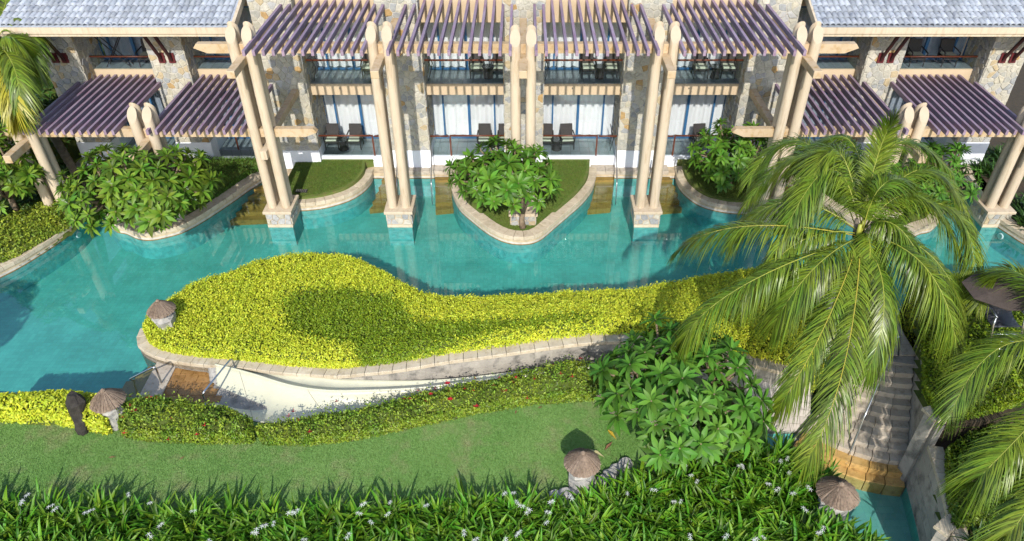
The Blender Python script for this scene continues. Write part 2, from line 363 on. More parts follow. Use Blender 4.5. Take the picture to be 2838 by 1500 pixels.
BACKY = 27.95
EDGE_L = pts([(275,440),(268,520),(290,600),(318,640),(352,650),(381,663),(416,667),(458,660),(504,647),(550,624),(599,593),(652,557),(691,529),(720,511),(738,490),(742,474)], 0)
EDGE_A = pts([(770,560),(800,578),(827,585),(864,583),(900,578),(935,569),(970,557),(998,541),(1019,523),(1033,503),(1036,480)], 0)
EDGE_C = pts([(1252,482),(1250,510),(1255,545),(1275,585),(1316,622),(1341,642),(1369,660),(1397,672),(1425,678),(1450,679),(1478,675),(1503,663),(1528,642),(1552,621),(1581,596),(1609,571),(1630,547),(1644,525),(1650,500),(1650,480)], 0)
EDGE_B = pts([(1868,480),(1871,497),(1877,515),(1891,536),(1920,561),(1954,578),(2005,590),(2047,594),(2088,593),(2120,580)], 0)
EDGE_R = [Vector((-p.x, p.y, 0)) for p in EDGE_L][::-1]
B_L, P_L = bank('planting_island', EDGE_L+[Vector((-10.4, 29.2, 0)), Vector((-17.2, 29.2, 0))], ISLGRASS, len(EDGE_L), side=1)
B_A, P_A = bank('planting_island', EDGE_A+[Vector((-5.75, 28.8, 0)), Vector((-9.9, 28.8, 0))], ISLGRASS, len(EDGE_A), side=1, tilt=.07)
B_C, P_C = bank('planting_island', EDGE_C+[Vector((3.05, 28.8, 0)), Vector((-3.05, 28.8, 0))], ISLGRASS, len(EDGE_C), side=1, tilt=.07)
B_B, P_B = bank('planting_island', EDGE_B+[Vector((9.9, 28.8, 0)), Vector((6.2, 28.8, 0))], ISLGRASS, len(EDGE_B), side=1, tilt=.07)
B_R, P_R = bank('planting_island', EDGE_R+[Vector((17.2, 29.2, 0)), Vector((10.4, 29.2, 0))], ISLGRASS, len(EDGE_R), side=1)
EDGE_BL = pts([(-330,930),(-150,845),(0,771),(53,744),(106,712),(159,677),(211,638),(240,600),(248,550),(245,470),(250,440)], 0)
B_BL, P_BL = bank('planting_bank', EDGE_BL+[Vector((-18.4, 29.6, 0)), Vector((-26, 29.6, 0)), Vector((-26, 18, 0))], SOIL, len(EDGE_BL), side=1)
EDGE_BR = pts([(2640,440),(2648,459),(2668,521),(2699,567),(2751,619),(2802,655),(2838,678),(2950,740),(3100,800)], 0)
B_BR, P_BR = bank('planting_bank', EDGE_BR+[Vector((26, 20, 0)), Vector((26, 29.6, 0)), Vector((18.4, 29.6, 0))], SOIL, len(EDGE_BR), side=1)
# walkway under the facade with its own slabs
wk = struct(MB().box(-10.4, 10.4, BACKY, 28.9, -1.0, .28).build('path', BANK))
for xa, xb in ((-5.95, -2.85), (2.98, 6.35)):
    x = xa
    while x < xb-.1:
        w = min(.62, xb-x)
        for ya, yb in ((BACKY-.03, BACKY+.36), (BACKY+.372, 28.83)):
            MB().bbox(x+.006, x+w-.006, ya, yb, .2, .372+random.uniform(-.003, .003), .01).build('paving_slab', PAVE, wk)
        x += w
# steps into the pool, each tread a stone row
def pool_steps(x0a, x0b, x1a, x1b, ya, yb, label):
    t = thing('pool_steps', label, 'steps', ((x0a+x0b)/2, ya, -.9)); n = 5
    for i in range(n):
        k0, k1 = i/n, (i+1)/n; y0 = ya+(yb-ya)*k0; z = .10-.19*i
        xa = x0a+(x1a-x0a)*k1; xb = x0b+(x1b-x0b)*k1; yy = ya+(yb-ya)*k1
        MB().prism([(x0a+(x1a-x0a)*k0, y0+.02), (x0b+(x1b-x0b)*k0, y0+.02), (xb, yy+(k1*.18)), (xa, yy)], -.9, z).build('step', STEPW, t)
pool_steps(-6.05, -5.5, -6.6, -5.55, 27.9, 26.5, 'sunken steps between left grass bed and the second column pair')
pool_steps(-3.85, -3.1, -3.75, -2.7, 27.9, 26.4, 'sunken steps left of the central frangipani bed')
pool_steps(3.1, 4.0, 2.6, 3.75, 27.9, 26.4, 'sunken steps right of the central frangipani bed')
pool_steps(5.7, 6.4, 5.65, 6.9, 27.9, 26.4, 'sunken steps between fourth column pair and the right grass bed')
pool_steps(-11.3, -10.0, -12.3, -9.95, 27.2, 25.6, 'sunken steps behind the leftmost tall column cluster')
pool_steps(10.0, 11.3, 9.95, 12.3, 27.2, 25.6, 'sunken steps behind the rightmost tall column cluster')

# ------------------------------------------------------------------ southern land and peninsula
SOUTH = [Vector((-26, 15.6, 0))]+pts([(-60,1084),(60,1082),(200,1074)], 1.0)+pts([(330,1092),(420,1112),(480,1124),(590,1132),(690,1166),(780,1180),(900,1178),(1020,1162),(1160,1136),(1310,1114),(1500,1086),(1650,1066)], .33)+pts([(1800,1050),(1950,1040),(2068,1045),(2120,1190),(2150,1300),(2230,1420),(2300,1560)], .33)
SOUTHP = [(p.x, p.y) for p in SOUTH]+[(7.3, 6), (-26, 6)]
struct(MB().prism(SOUTHP, -1.1, .30).build('lawn', LAWN))
PEN_N = pts([(391,890,.9),(408,852,.95),(463,821,.95),(518,782,.95),(617,749,.95),(705,716,.95),(804,697,.95),(936,694,.95),(980,705,.95),(1047,733,.95),(1102,766,.95),(1168,799,.95),(1234,815,.95),(1355,813,1.),(1487,808,1.05),(1620,799,1.1),(1763,791,1.2),(1873,771,1.25),(1983,749,1.3),(2093,736,1.3),(2236,744,1.35),(2400,748,1.4)])
PEN_S = pts([(391,909,.38),(379,941,.38),(388,962,.38),(416,980,.38),(451,992,.38),(522,1005,.40),(600,1012,.41),(695,1020,.42),(776,1031,.43),(868,1037,.45),(914,1040,.5),(952,1040,.55),(998,1034,.65),(1079,1027,.8),(1157,1015,.95),(1234,1001,1.05),(1320,990,1.15),(1443,973,1.25),(1517,962,1.3),(1637,948,1.35),(1750,945,1.4),(1900,962,1.4),(2050,998,1.4),(2104,1014,1.4),(2190,1034,1.4),(2240,1046,1.4)])
_tip = catmull(PEN_S, 5)
PENP = [(p.x, p.y) for p in PEN_N[::-1]]+[(p.x, p.y) for p in _tip]
# closed retaining wall body: ring of points, top follows the coping height on the south side
zt = [.25]*len(PEN_N)+[p.z-.12 for p in _tip]
rw = thing('retaining_wall', 'grey stained retaining wall with pale coping holding up the golden hedge', 'wall', (_tip[60].x, _tip[60].y, 0))
inner = inset_line(_tip, .34)
q = MB(); n = len(_tip)
v = [(p.x, p.y, -1.0) for p in _tip]+[(p.x, p.y, p.z-.10) for p in _tip]+[(p.x, p.y, _tip[i].z-.10) for i, p in enumerate(inner)]+[(p.x, p.y, -1.0) for p in inner]
f = []
for i in range(n-1):
    for r_ in range(3): f.append((r_*n+i, r_*n+i+1, (r_+1)*n+i+1, (r_+1)*n+i))
    f.append((3*n+i, 3*n+i+1, i+1, i))
f += [(0, n, 2*n, 3*n), (n-1, 4*n-1, 3*n-1, 2*n-1)]
q.add(v, f); q.build('wall_core', GREYW, rw)
coping(rw, _tip, .40, .12, .43, SAND, 1)
# facing stones on the tall stretch of the wall
ts = resample(_tip, .55)
for i in range(len(ts)-1):
    a, b = ts[i], ts[i+1]
    if a.x < -5.5: continue
    t = (b-a); t.z = 0; t.normalize(); nrm = Vector((t.y, -t.x, 0))
    for r_ in range(4):
        z1a = a.z-.13-r_*.27; z0a = z1a-.262
        if z1a < .1: continue
        sh = t*(.2 if r_ % 2 else 0)
        A = a+t*.004+sh; Bq = b-t*.004+sh; o = nrm*(.012+random.uniform(0, .004))
        q = MB(); lo = max(z0a, -.2)
        q.add([(A.x, A.y, lo), (Bq.x, Bq.y, lo), (Bq.x, Bq.y, z1a), (A.x, A.y, z1a), (A.x+o.x, A.y+o.y, lo), (Bq.x+o.x, Bq.y+o.y, lo), (Bq.x+o.x, Bq.y+o.y, z1a), (A.x+o.x, A.y+o.y, z1a)], [(4, 5, 6, 7), (0, 4, 7, 3), (1, 2, 6, 5), (3, 7, 6, 2), (0, 1, 5, 4)])
        q.build('facing_stone', GREYW, rw)
struct(MB().prism(PENP, -1.1, .24).build('terrain', BANK))
MIDP = [(p.x, p.y) for p in PEN_N if p.x > 1.5]

# ------------------------------------------------------------------ flagstone cladding: every stone a bevelled polygon
def cells(W, H, s, rnd):
    nx, ny = max(1, round(W/s)), max(1, round(H/s)); S = []
    for j in range(ny):
        for i in range(nx):
            S.append(((i+.5+rnd.uniform(-.42, .42)+(.25 if j % 2 else -.25))*W/nx, (j+.5+rnd.uniform(-.42, .42))*H/ny))
    out = []
    for a, (x, y) in enumerate(S):
        P = [(0, 0), (W, 0), (W, H), (0, H)]
        for b, (p, q) in enumerate(S):
            if b == a or abs(p-x) > 2.6*s or abs(q-y) > 2.6*s: continue
            mx, my, dx, dy = (x+p)/2, (y+q)/2, p-x, q-y; N = []
            for k in range(len(P)):
                A, B = P[k], P[(k+1) % len(P)]; da = (A[0]-mx)*dx+(A[1]-my)*dy; db = (B[0]-mx)*dx+(B[1]-my)*dy
                if da <= 0: N.append(A)
                if (da < 0) != (db < 0) and da != db:
                    t = da/(da-db); N.append((A[0]+(B[0]-A[0])*t, A[1]+(B[1]-A[1])*t))
            P = N
            if len(P) < 3: break
        if len(P) >= 3: out.append(P)
    return out
def clad(parent, O, U, Vv, W, H, s=.30, keep=40, seed=1, t=.028, gap=.013):
    """stones on the rectangle O + u*U + v*Vv; the outward side is U x V; the `keep` largest are objects, the rest one mesh"""
    rnd = random.Random(seed); U = Vector(U); Vv = Vector(Vv); Nn = U.cross(Vv); O = Vector(O); L = []
    for P in cells(W, H, s, rnd):
        cx = sum(p[0] for p in P)/len(P); cy = sum(p[1] for p in P)/len(P)
        A = abs(sum(P[i][0]*P[(i+1) % len(P)][1]-P[(i+1) % len(P)][0]*P[i][1] for i in range(len(P))))/2
        if A < .004: continue
        rad = math.sqrt(A/math.pi); k1 = max(.3, 1-gap/rad*1.25); k2 = max(.2, 1-(gap+.012)/rad*1.25); h = t+rnd.uniform(-.010, .014); n = len(P)
        tilt = (rnd.uniform(-.03, .03), rnd.uniform(-.03, .03))
        pt = lambda p, k, d: O+U*(cx+(p[0]-cx)*k)+Vv*(cy+(p[1]-cy)*k)+Nn*(d+(tilt[0]*(p[0]-cx)+tilt[1]*(p[1]-cy) if d > 0 else 0))
        v = [pt(p, k1, -.01) for p in P]+[pt(p, k1, h-.010) for p in P]+[pt(p, k2, h) for p in P]
        f = [tuple(range(2*n, 3*n))]+[(i, (i+1) % n, n+(i+1) % n, n+i) for i in range(n)]+[(n+i, n+(i+1) % n, 2*n+(i+1) % n, 2*n+i) for i in range(n)]
        L.append((A, v, f))
    L.sort(key=lambda q: -q[0]); R_ = MB()
    for i, (A, v, f) in enumerate(L):
        if i < keep: MB().add(v, f).build('stone', STONE, parent)
        else: R_.add(v, f)
    if R_.v: R_.build('stone', STONE, parent)['kind'] = 'stuff'

PIER_Y, SLAB_Y, WIN_Y, F0, F1, SLB, CEIL = 28.3, 28.8, 30.3, .75, 4.03, 3.53, 6.57
PX = [-9.66, -4.85, .02, 4.87, 9.78]; PW = .8
main = thing('hotel_building', 'two storey hotel block with stone piers, balconies and blue framed doors behind the purple pergola', 'building', (0, PIER_Y, 0))
def pier(b, x, w, y, z0, zbase, ztop, depth, seed, keep, sides=(True, True)):
    p = MB().box(x-w, x+w, y, y+depth, zbase, ztop).build('stone_pier', GROUT, b)
    MB().bbox(x-w-.035, x+w+.035, y-.035, y+depth, z0, zbase, .012).build('white_base', WHITE, p)
    clad(p, (x-w, y, zbase+.005), (1, 0, 0), (0, 0, 1), 2*w, ztop-zbase, .25, keep, seed)
    if sides[1]: clad(p, (x+w, y, zbase+.005), (0, 1, 0), (0, 0, 1), depth, ztop-zbase, .25, 0, seed+50)
    if sides[0]: clad(p, (x-w, y+depth, zbase+.005), (0, -1, 0), (0, 0, 1), depth, ztop-zbase, .25, 0, seed+90)
for i, x in enumerate(PX): pier(main, x, PW, PIER_Y, .3, 1.19, 8.2, 2.0, 10+i, 56, (x > -5, x < 5) if abs(x) < 6 else (True, True))
ORD = ['first', 'second', 'third', 'fourth']
def window_wall(b, x0, x1, y, z0, z1, tag_, room=True, mull=(-1.15, 0, 1.15), cm=CURTAIN):
    xc = (x0+x1)/2; fr = []
    w = MB().box(x0-.02, x1+.02, y-.05, y+.05, z0, z0+.07).build('window_frame', BLUE, b)
    MB().box(x0-.02, x1+.02, y-.05, y+.05, z1-.08, z1).build('rail', BLUE, w)
    xs = [x0]+[xc+m*(x1-x0)/3.3 for m in mull]+[x1]
    for i, xx in enumerate(xs):
        hw = .055 if abs(xx-xc) < .01 else .035
        MB().box(xx-hw, xx+hw, y-.045-(.012 if hw > .05 else 0), y+.045, z0+.07, z1-.08).build('mullion', BLUE, w)
    for a, c in zip(xs, xs[1:]): MB().box(a+.04, c-.04, y-.006, y+.006, z0+.07, z1-.08).build('pane', WINGLASS, w)
    # room behind
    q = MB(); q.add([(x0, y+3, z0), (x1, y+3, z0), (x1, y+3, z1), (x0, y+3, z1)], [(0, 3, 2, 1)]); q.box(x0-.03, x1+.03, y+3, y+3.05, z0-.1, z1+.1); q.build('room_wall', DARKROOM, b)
    # curtain
    nx = int((x1-x0)/.018); X = np.linspace(x0+.02, x1-.02, nx); ph = np.cumsum(rng.uniform(.12, .42, nx))
    Yc = y+.18+.055*np.sin(ph)+.012*np.sin(X*3.1)
    zb = z0+.05+.012*np.sin(ph+1)
    V = np.concatenate([np.stack([X, Yc, zb], 1), np.stack([X, Yc*.5+.5*(y+.16), np.full(nx, z1-.05)], 1)])
    ii = np.arange(nx-1); F = np.stack([ii, ii+1, nx+ii+1, nx+ii], 1)
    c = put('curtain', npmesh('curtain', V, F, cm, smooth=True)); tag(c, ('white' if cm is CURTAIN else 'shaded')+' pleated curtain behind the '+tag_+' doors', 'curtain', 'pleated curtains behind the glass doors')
def glass_rail(b, x0, x1, y, z0, ztop, post=None, name='railing', panel_z=None):
    h = MB().tube([(x0, y, ztop), (x1, y, ztop)], .038, 10).build('handrail', WOODR, b, True)
    n = max(1, round((x1-x0)/1.4)); g = (x1-x0)/n
    for i in range(n): MB().box(x0+g*i+.008, x0+g*(i+1)-.008, y-.006, y+.006, z0, ztop-.03).build('glass_panel', GLASS, b)
    for p in (post or []): MB().box(p-.03, p+.03, y-.03, y+.03, z0, ztop).build('post', WOODR, b)
for i in range(4):
    x0, x1 = PX[i]+PW, PX[i+1]-PW; xc = (x0+x1)/2; o = ORD[i]
    # ground floor terrace, upper slab, ceiling fascia
    MB().box(x0, x1, SLAB_Y-.12, WIN_Y+3, .2, F0).build('terrace', FLOORT, main)
    MB().bbox(x0+.005, x1-.005, SLAB_Y-.3, SLAB_Y-.12, .25, F0+.03, .015).build('terrace_kerb', WHITE, main)
    MB().box(x0, x1, SLAB_Y, WIN_Y+3, SLB, F1-.03).build('balcony_slab', CREAM, main)
    MB().box(x0, x1, SLAB_Y+.06, WIN_Y+.4, F1-.03, F1).build('balcony_floor', FLOORT, main)
    MB().box(x0, x1, SLAB_Y, WIN_Y+3, CEIL, 8.2).build('roof_fascia', CREAM, main)
    MB().box(x0+1.2, x0+1.25, SLAB_Y-.03, SLAB_Y, F1-.22, F1-.17).build('drain_spout', STEEL, main)
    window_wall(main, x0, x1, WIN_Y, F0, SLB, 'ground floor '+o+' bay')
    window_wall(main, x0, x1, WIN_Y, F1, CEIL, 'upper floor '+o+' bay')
    gate = {0: (x1-.82, x1), 1: (x0, x0+.86), 2: (x1-.84, x1), 3: (x0, x0+.84)}[i]
    ra, rb = (x0, gate[0]) if gate[1] == x1 else (gate[1], x1)
    glass_rail(main, ra+.02, rb-.02, SLAB_Y-.2, F0+.03, 1.74, [rb-.04 if rb < x1 else ra+.04])
    glass_rail(main, gate[0]+.04, gate[1]-.03, SLAB_Y-.2, F0+.03, 1.72)
    glass_rail(main, x0+.01, x1-.01, SLAB_Y+.03, F1+.0, 5.02)
MB().box(-10.46, 10.58, 30.35, 33.4, 8.0, 8.3).build('roof', CREAM, main)
MB().box(-10.46, -10.4, 30.4, 33.4, 0, 8.2).build('side_wall', CREAM, main); MB().box(10.52, 10.58, 30.4, 33.4, 0, 8.2).build('side_wall', CREAM, main)

# ------------------------------------------------------------------ wings
TILEM = MB()
_n = 6; _v = []; _f = []
for j, (yy, rr) in enumerate(((0, .105), (.46, .09))):
    for k in range(_n+1):
        a = math.pi*k/_n; _v.append((math.cos(a)*rr, yy, math.sin(a)*rr*.9))
    for k in range(_n+1):
        a = math.pi*k/_n; _v.append((math.cos(a)*(rr-.016), yy, math.sin(a)*(rr-.016)*.9))
m_ = _n+1
for k in range(_n):
    _f += [(k+1, k, 2*m_+k, 2*m_+k+1), (m_+k, m_+k+1, 3*m_+k+1, 3*m_+k), (k, k+1, m_+k+1, m_+k)]
TILEM.add(_v, _f); TILE = TILEM.mesh('roof_tile', ROOFT, True)
def wing(side, name, label, piers, xin, xout, bays, nm):
    b = thing(name, label, 'building', (sum(piers)/2, 28.5, 0)); py = 28.55; sy = 29.25
    for i, x in enumerate(piers):
        pier(b, x, .72, py, .3, 1.45, 6.6, 1.75, 200+i+(7 if side > 0 else 0), 120)
        for dx in (-.2, .2):
            br = MB().box(x+dx-.13, x+dx+.13, py-.09, py+.02, 5.05, 5.45).build('bracket', REDW, b)
            q = MB(); q.add([(x+dx-.05, py-.09, 5.1), (x+dx+.05, py-.09, 5.1), (x+dx+.05, py-.09, 5.28), (x+dx-.05, py-.09, 5.28), (x+dx-.05, 27.5, 6.65), (x+dx+.05, 27.5, 6.65), (x+dx+.05, 27.5, 6.83), (x+dx-.05, 27.5, 6.83)],
                [(0, 1, 5, 4), (1, 2, 6, 5), (2, 3, 7, 6), (3, 0, 4, 7), (4, 5, 6, 7)]); q.build('strut', MAROON, br)
    for k, (x0, x1) in enumerate(bays):
        MB().box(x0, x1, sy-.1, 33, .2, F0).build('terrace', FLOORT, b)
        MB().box(x0, x1, sy, 33, SLB, 4.46).build('parapet', CREAM, b)
        MB().box(x0, x1, sy+.1, WIN_Y, 4.46, 4.47).build('balcony_floor', FLOORT, b)
        window_wall(b, x0, x1, WIN_Y, F0, SLB, 'ground floor %s bay, %s wing' % (('outer', 'inner')[k], nm), cm=CURTAIN_SHADE)
        window_wall(b, x0, x1, WIN_Y, 4.48, 6.75, 'upper floor %s bay, %s wing' % (('outer', 'inner')[k], nm), cm=CURTAIN_SHADE)
        glass_rail(b, x0+.01, x1-.01, sy+.03, 4.46, 5.0)
        glass_rail(b, x0+.01, x1-.01, sy-.06, F0, 1.74, [x0+.9])
    xa, xb = min(xin, xout), max(xin, xout)
    # roof: deck, fascia, barrel tiles
    ey, ez, sl = 26.95, 7.03, math.tan(R(19)); D = 5.2
    q = MB(); q.add([(xa, ey, ez-.05), (xb, ey, ez-.05), (xb, ey+D, ez-.05+D*sl), (xa, ey+D, ez-.05+D*sl), (xa, ey, ez), (xb, ey, ez), (xb, ey+D, ez+D*sl), (xa, ey+D, ez+D*sl)], [(3, 2, 1, 0), (4, 5, 6, 7), (0, 1, 5, 4), (1, 2, 6, 5), (2, 3, 7, 6), (3, 0, 4, 7)])
    rf = q.build('roof', ROOFT, b)
    MB().box(xa, xb, ey-.04, ey+.12, ez-.24, ez-.004).build('fascia_board', BEIGE, rf)
    MB().box(xa+.02, xb-.02, ey+.02, ey+.2, ez-.36, ez-.24).build('fascia_board', BEIGE, rf)
    xe = xin
    e0, e1 = (xe-.06, xe+.06); q = MB(); q.add([(e0, ey+.02, ez-.2), (e1, ey+.02, ez-.2), (e1, ey+D, ez-.2+D*sl), (e0, ey+D, ez-.2+D*sl), (e0, ey+.02, ez+.06), (e1, ey+.02, ez+.06), (e1, ey+D, ez+.06+D*sl), (e0, ey+D, ez+.06+D*sl)], [(3, 2, 1, 0), (4, 5, 6, 7), (0, 1, 5, 4), (1, 2, 6, 5), (2, 3, 7, 6), (3, 0, 4, 7)]); q.build('verge_board', BEIGE, rf)
    for s_ in (0, 1):
        pos = xa+3+s_*7
        if xa < pos < xb: MB().tube([(pos, ey+.03, ez-.1), (pos, ey-.03, ez-.1)], .03, 8).build('drain_spout', WHITE, rf)
    rot = Matrix.Rotation(math.atan(sl), 4, 'X'); nt_ = 0; bv, bf = [], []
    tv = np.array([v.co[:] for v in TILE.vertices]); tf = [tuple(p.vertices) for p in TILE.polygons]; rest = MB()
    ncol = int((xb-xa)/.215); rows = 11
    for r_ in range(rows):
        for c_ in range(ncol):
            x = xa+.1+c_*.215+random.uniform(-.006, .006); d = r_*.36+.04; z = ez+d*math.sin(math.atan(sl))+.035+random.uniform(-.004, .006); y = ey+d*math.cos(math.atan(sl))
            M = Matrix.Translation((x, y, z)) @ Matrix.Rotation(math.atan(sl)-.085, 4, 'X') @ Matrix.Rotation(random.uniform(-.02, .02), 4, 'Z')
            if (r_ < 5 and abs(x-xe) < 12.6 and nt_ < 300): put('roof_tile', TILE, rf, M=M); nt_ += 1
            else: rest.add([M @ Vector(p) for p in tv], tf)
    rest.build('roof_tile', ROOFT, rf, True)['kind'] = 'stuff'
    MB().box(xa+.2, xb-.2, WIN_Y-.1, 33.2, 6.75, 7.2).build('ceiling', CREAM, b)
    xo = bays[0][0] if side < 0 else bays[0][1]
    return b
wing(-1, 'hotel_wing', 'left hotel wing with blue grey tiled roof over stone piers', [-18.6, -14.3], -10.75, -19.5, [(-17.88, -15.02), (-13.58, -10.46)], 'left')
wing(1, 'hotel_wing', 'right hotel wing with blue grey tiled roof over stone piers', [14.55, 19.45], 10.9, 23, [(15.27, 18.73), (10.58, 13.83)], 'right')

# ------------------------------------------------------------------ pergolas
def column(par, x, y, z0, z1, r, front):
    n = 20; q = MB(); v = []; f = []
    for k in range(n):
        a = 2*math.pi*k/n; v.append((x+r*math.cos(a), y+r*math.sin(a), z0))
    for k in range(n):
        a = 2*math.pi*k/n; dy = math.sin(a)*(1 if front else -1); v.append((x+r*math.cos(a), y+r*math.sin(a), z1-.26+.26*dy))
    f = [(k, (k+1) % n, n+(k+1) % n, n+k) for k in range(n)]+[tuple(range(n, 2*n))]
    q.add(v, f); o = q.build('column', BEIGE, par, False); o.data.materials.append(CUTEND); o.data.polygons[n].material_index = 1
def cluster(par, x, ztop, water, seed, zc=.75, y0=24.1):
    for dx in (-.27, .27):
        column(par, x+dx, y0+.45, zc-.02, ztop-.07, .178, True); column(par, x+dx, y0+.85, zc-.02, ztop+.05, .178, False)
    ped = MB().box(x-.48, x+.48, y0+.08, y0+1.22, -1.0, zc-.12).build('pedestal', BANK, par)
    MB().bbox(x-.56, x+.56, y0, y0+1.3, zc-.12, zc, .012).build('pedestal_cap', BEIGE, par)
    MB().box(x-.495, x+.495, y0+.065, y0+1.235, -.02, .12).build('plinth_band', SAND, par)
    clad(ped, (x-.48, y0+.08, .125), (1, 0, 0), (0, 0, 1), .96, zc-.25, .25, 6, seed)
    for s_ in (1, -1):
        if s_ > 0: clad(ped, (x+.48, y0+.08, .125), (0, 1, 0), (0, 0, 1), 1.14, zc-.25, .25, 0, seed+1)
        else: clad(ped, (x-.48, y0+1.22, .125), (0, -1, 0), (0, 0, 1), 1.14, zc-.25, .25, 0, seed+2)
def xbeam(par, x0, x1, y0, y1, z0, z1, tl, tr, m=BEIGE_WORN):
    # beam along X, its ends cut to a point when tl / tr
    zm = z0+(z1-z0)*.55; P = []
    P += [(x0+tl*.45, z0), (x1-tr*.45, z0)]
    P += [(x1, zm), (x1-tr*.12, z1)] if tr else [(x1, z1)]
    P += [(x0+tl*.12, z1), (x0, zm)] if tl else [(x0, z1)]
    n = len(P); q = MB(); q.add([(p[0], y0, p[1]) for p in P]+[(p[0], y1, p[1]) for p in P], [tuple(range(n)), tuple(range(2*n-1, n-1, -1))]+[((i+1) % n, i, n+i, n+(i+1) % n) for i in range(n)])
    q.build('beam', m, par)
CX = [-9.65, -4.9, 0, 4.9, 9.72]
up = thing('pergola', 'tall pergola of purple slats on paired cream columns in front of the middle block', 'pergola', (0, 24.7, 0))
for i, x in enumerate(CX):
    cluster(up, x, 7.95, True, 300+i*5, .75 if i != 2 else .88, 24.1 if i != 2 else 23.75)
    yo = 0 if i != 2 else -.3
    MB().bbox(x-.14, x+.14, 23.1, PIER_Y-.02, 6.66, 6.925, .015).build('cross_beam', BEIGE_WORN, up)
xbeam(up, -11.35, 11.55, 24.64, 24.88, 6.93, 7.265, 1, 1)
for i in range(4):
    a, b = CX[i]+.28, CX[i+1]-.28; n = 13
    for k in range(n):
        x = a+.15+(b-a-.3)*k/(n-1); short = k in (0, n-1); z = 7.262+random.uniform(0, .01)
        MB().bbox(x-.05, x+.05, 23.52+random.uniform(-.02, .02), (PIER_Y-.04) if short else SLAB_Y-.005, z, z+.19, .006).build('slat', SLAT, up)
def low_pergola(side, label, xs, bays):
    t = thing('pergola', label, 'pergola', (xs[0], 24.7, 0))
    for i, x in enumerate(xs):
        cluster(t, x, 5.0, False, 400+i*5, .75)
        MB().bbox(x-.14, x+.14, 23.2, 28.5, 3.42, 3.72, .015).build('cross_beam', BEIGE_WORN, t)
    if side < 0: xbeam(t, -20.2, -7.65, 24.64, 24.88, 3.73, 4.06, 1, 1)
    else: xbeam(t, 7.75, 21, 24.64, 24.88, 3.73, 4.06, 1, 1)
    xc = CX[0] if side < 0 else CX[-1]
    MB().bbox(xc-.13, xc+.13, 24.62, PIER_Y-.02, 3.74, 4.05, .015).build('cross_beam', BEIGE_WORN, t) if False else MB().bbox(xc+(.32 if side < 0 else -.32)-.13, xc+(.32 if side < 0 else -.32)+.13, 24.89, PIER_Y-.03, 3.76, 4.04, .015).build('cross_beam', BEIGE_WORN, t)
    MB().bbox(xc-.12, xc+.12, 24.2, 25.1, 3.0, 3.35, .015).build('tie_block', BEIGE, t)
    for (a, b, n) in bays:
        for k in range(n):
            x = a+(b-a)*k/(n-1); short = k in (0, n-1); z = 4.058+random.uniform(0, .01)
            MB().bbox(x-.05, x+.05, 24.15+random.uniform(-.02, .02), 28.5 if short else 29.23, z, z+.19, .006).build('slat', SLAT, t)
low_pergola(-1, 'low pergola of purple slats along the left wing', [-13.95, -18.45], [(-18.2, -14.9, 12), (-13.65, -10.25, 12)])
low_pergola(1, 'low pergola of purple slats along the right wing', [14.3, 18.75], [(15.1, 18.5, 12), (10.3, 13.95, 12)])

# ------------------------------------------------------------------ furniture on terraces and balconies
def make_chair():
    t = thing('wicker_armchair', 'x', 'armchair')
    q = MB()
    q.bbox(-.31, .31, -.30, .30, .30, .40, .02); q.build('seat', WICKER, t, local=True)
    q = MB(); q.add([(-.29, .24, .38), (.29, .24, .38), (.29, .31, .38), (-.29, .31, .38), (-.27, .36, .94), (.27, .36, .94), (.27, .43, .94), (-.27, .43, .94)], [(0, 3, 2, 1), (4, 5, 6, 7), (0, 1, 5, 4), (1, 2, 6, 5), (2, 3, 7, 6), (3, 0, 4, 7)]); q.build('backrest', WICKER, t, local=True)
    for s in (-1, 1):
        q = MB(); q.tube([(s*.30, -.28, .39), (s*.31, -.29, .60), (s*.31, 0, .63), (s*.29, .30, .66)], .028, 6); q.build('arm', WICKER, t, local=True)
        for y in (-.27, .27): MB().tube([(s*.28, y, .32), (s*.29, y*1.05, 0)], .024, 6).build('leg', WICKER, t, local=True)
    MB().bbox(-.26, .26, -.28, .23, .402, .475, .025).build('cushion', CUSH, t, local=True)
    return t
def make_table():
    t = thing('round_side_table', 'x', 'table')
    MB().lathe([(.25, .47), (.27, .485), (.27, .5), (.25, .51)], n=24).build('table_top', WICKER, t, local=True)
    MB().lathe([(.255, .512), (.255, .522)], n=24).build('glass_top', GLASS, t, local=True)
    MB().lathe([(.20, 0), (.17, .12), (.155, .25), (.18, .38), (.22, .47)], n=20).build('base', WICKER, t, local=True)
    return t
CH0, TB0 = make_chair(), make_table(); used = {}
def place(src, x, y, z, rz, label, group):
    o = src if src not in used else copy_tree(src); used[src] = 1
    o.location = (x, y, z); o.rotation_euler = (0, 0, rz); o['label'] = label; o['group'] = group
G1, G2 = 'wicker armchairs on terraces and balconies', 'round wicker side tables'
for x, l in ((-8.5, 'dark wicker armchair against the left pier on first bay terrace'), (-7.5, 'dark wicker armchair right of the table on first bay terrace'), (-1.72, 'dark wicker armchair behind central frangipani on second bay terrace'), (-.82, 'dark wicker armchair half hidden by the central columns, second bay terrace'),
             (1.02, 'dark wicker armchair half hidden beside the central pier, third bay terrace'), (1.95, 'dark wicker armchair with pale cushion in the open, third bay terrace'), (7.9, 'dark wicker armchair above the right frangipani, fourth bay terrace')):
    place(CH0, x, 29.45, F0, random.uniform(-.12, .12), l, G1)
for x, l in ((-8.0, 'round dark side table between two armchairs, first bay terrace'), (-1.27, 'round dark side table on second bay terrace'), (1.48, 'round dark side table on third bay terrace')): place(TB0, x, 29.2, F0, 0, l, G2)
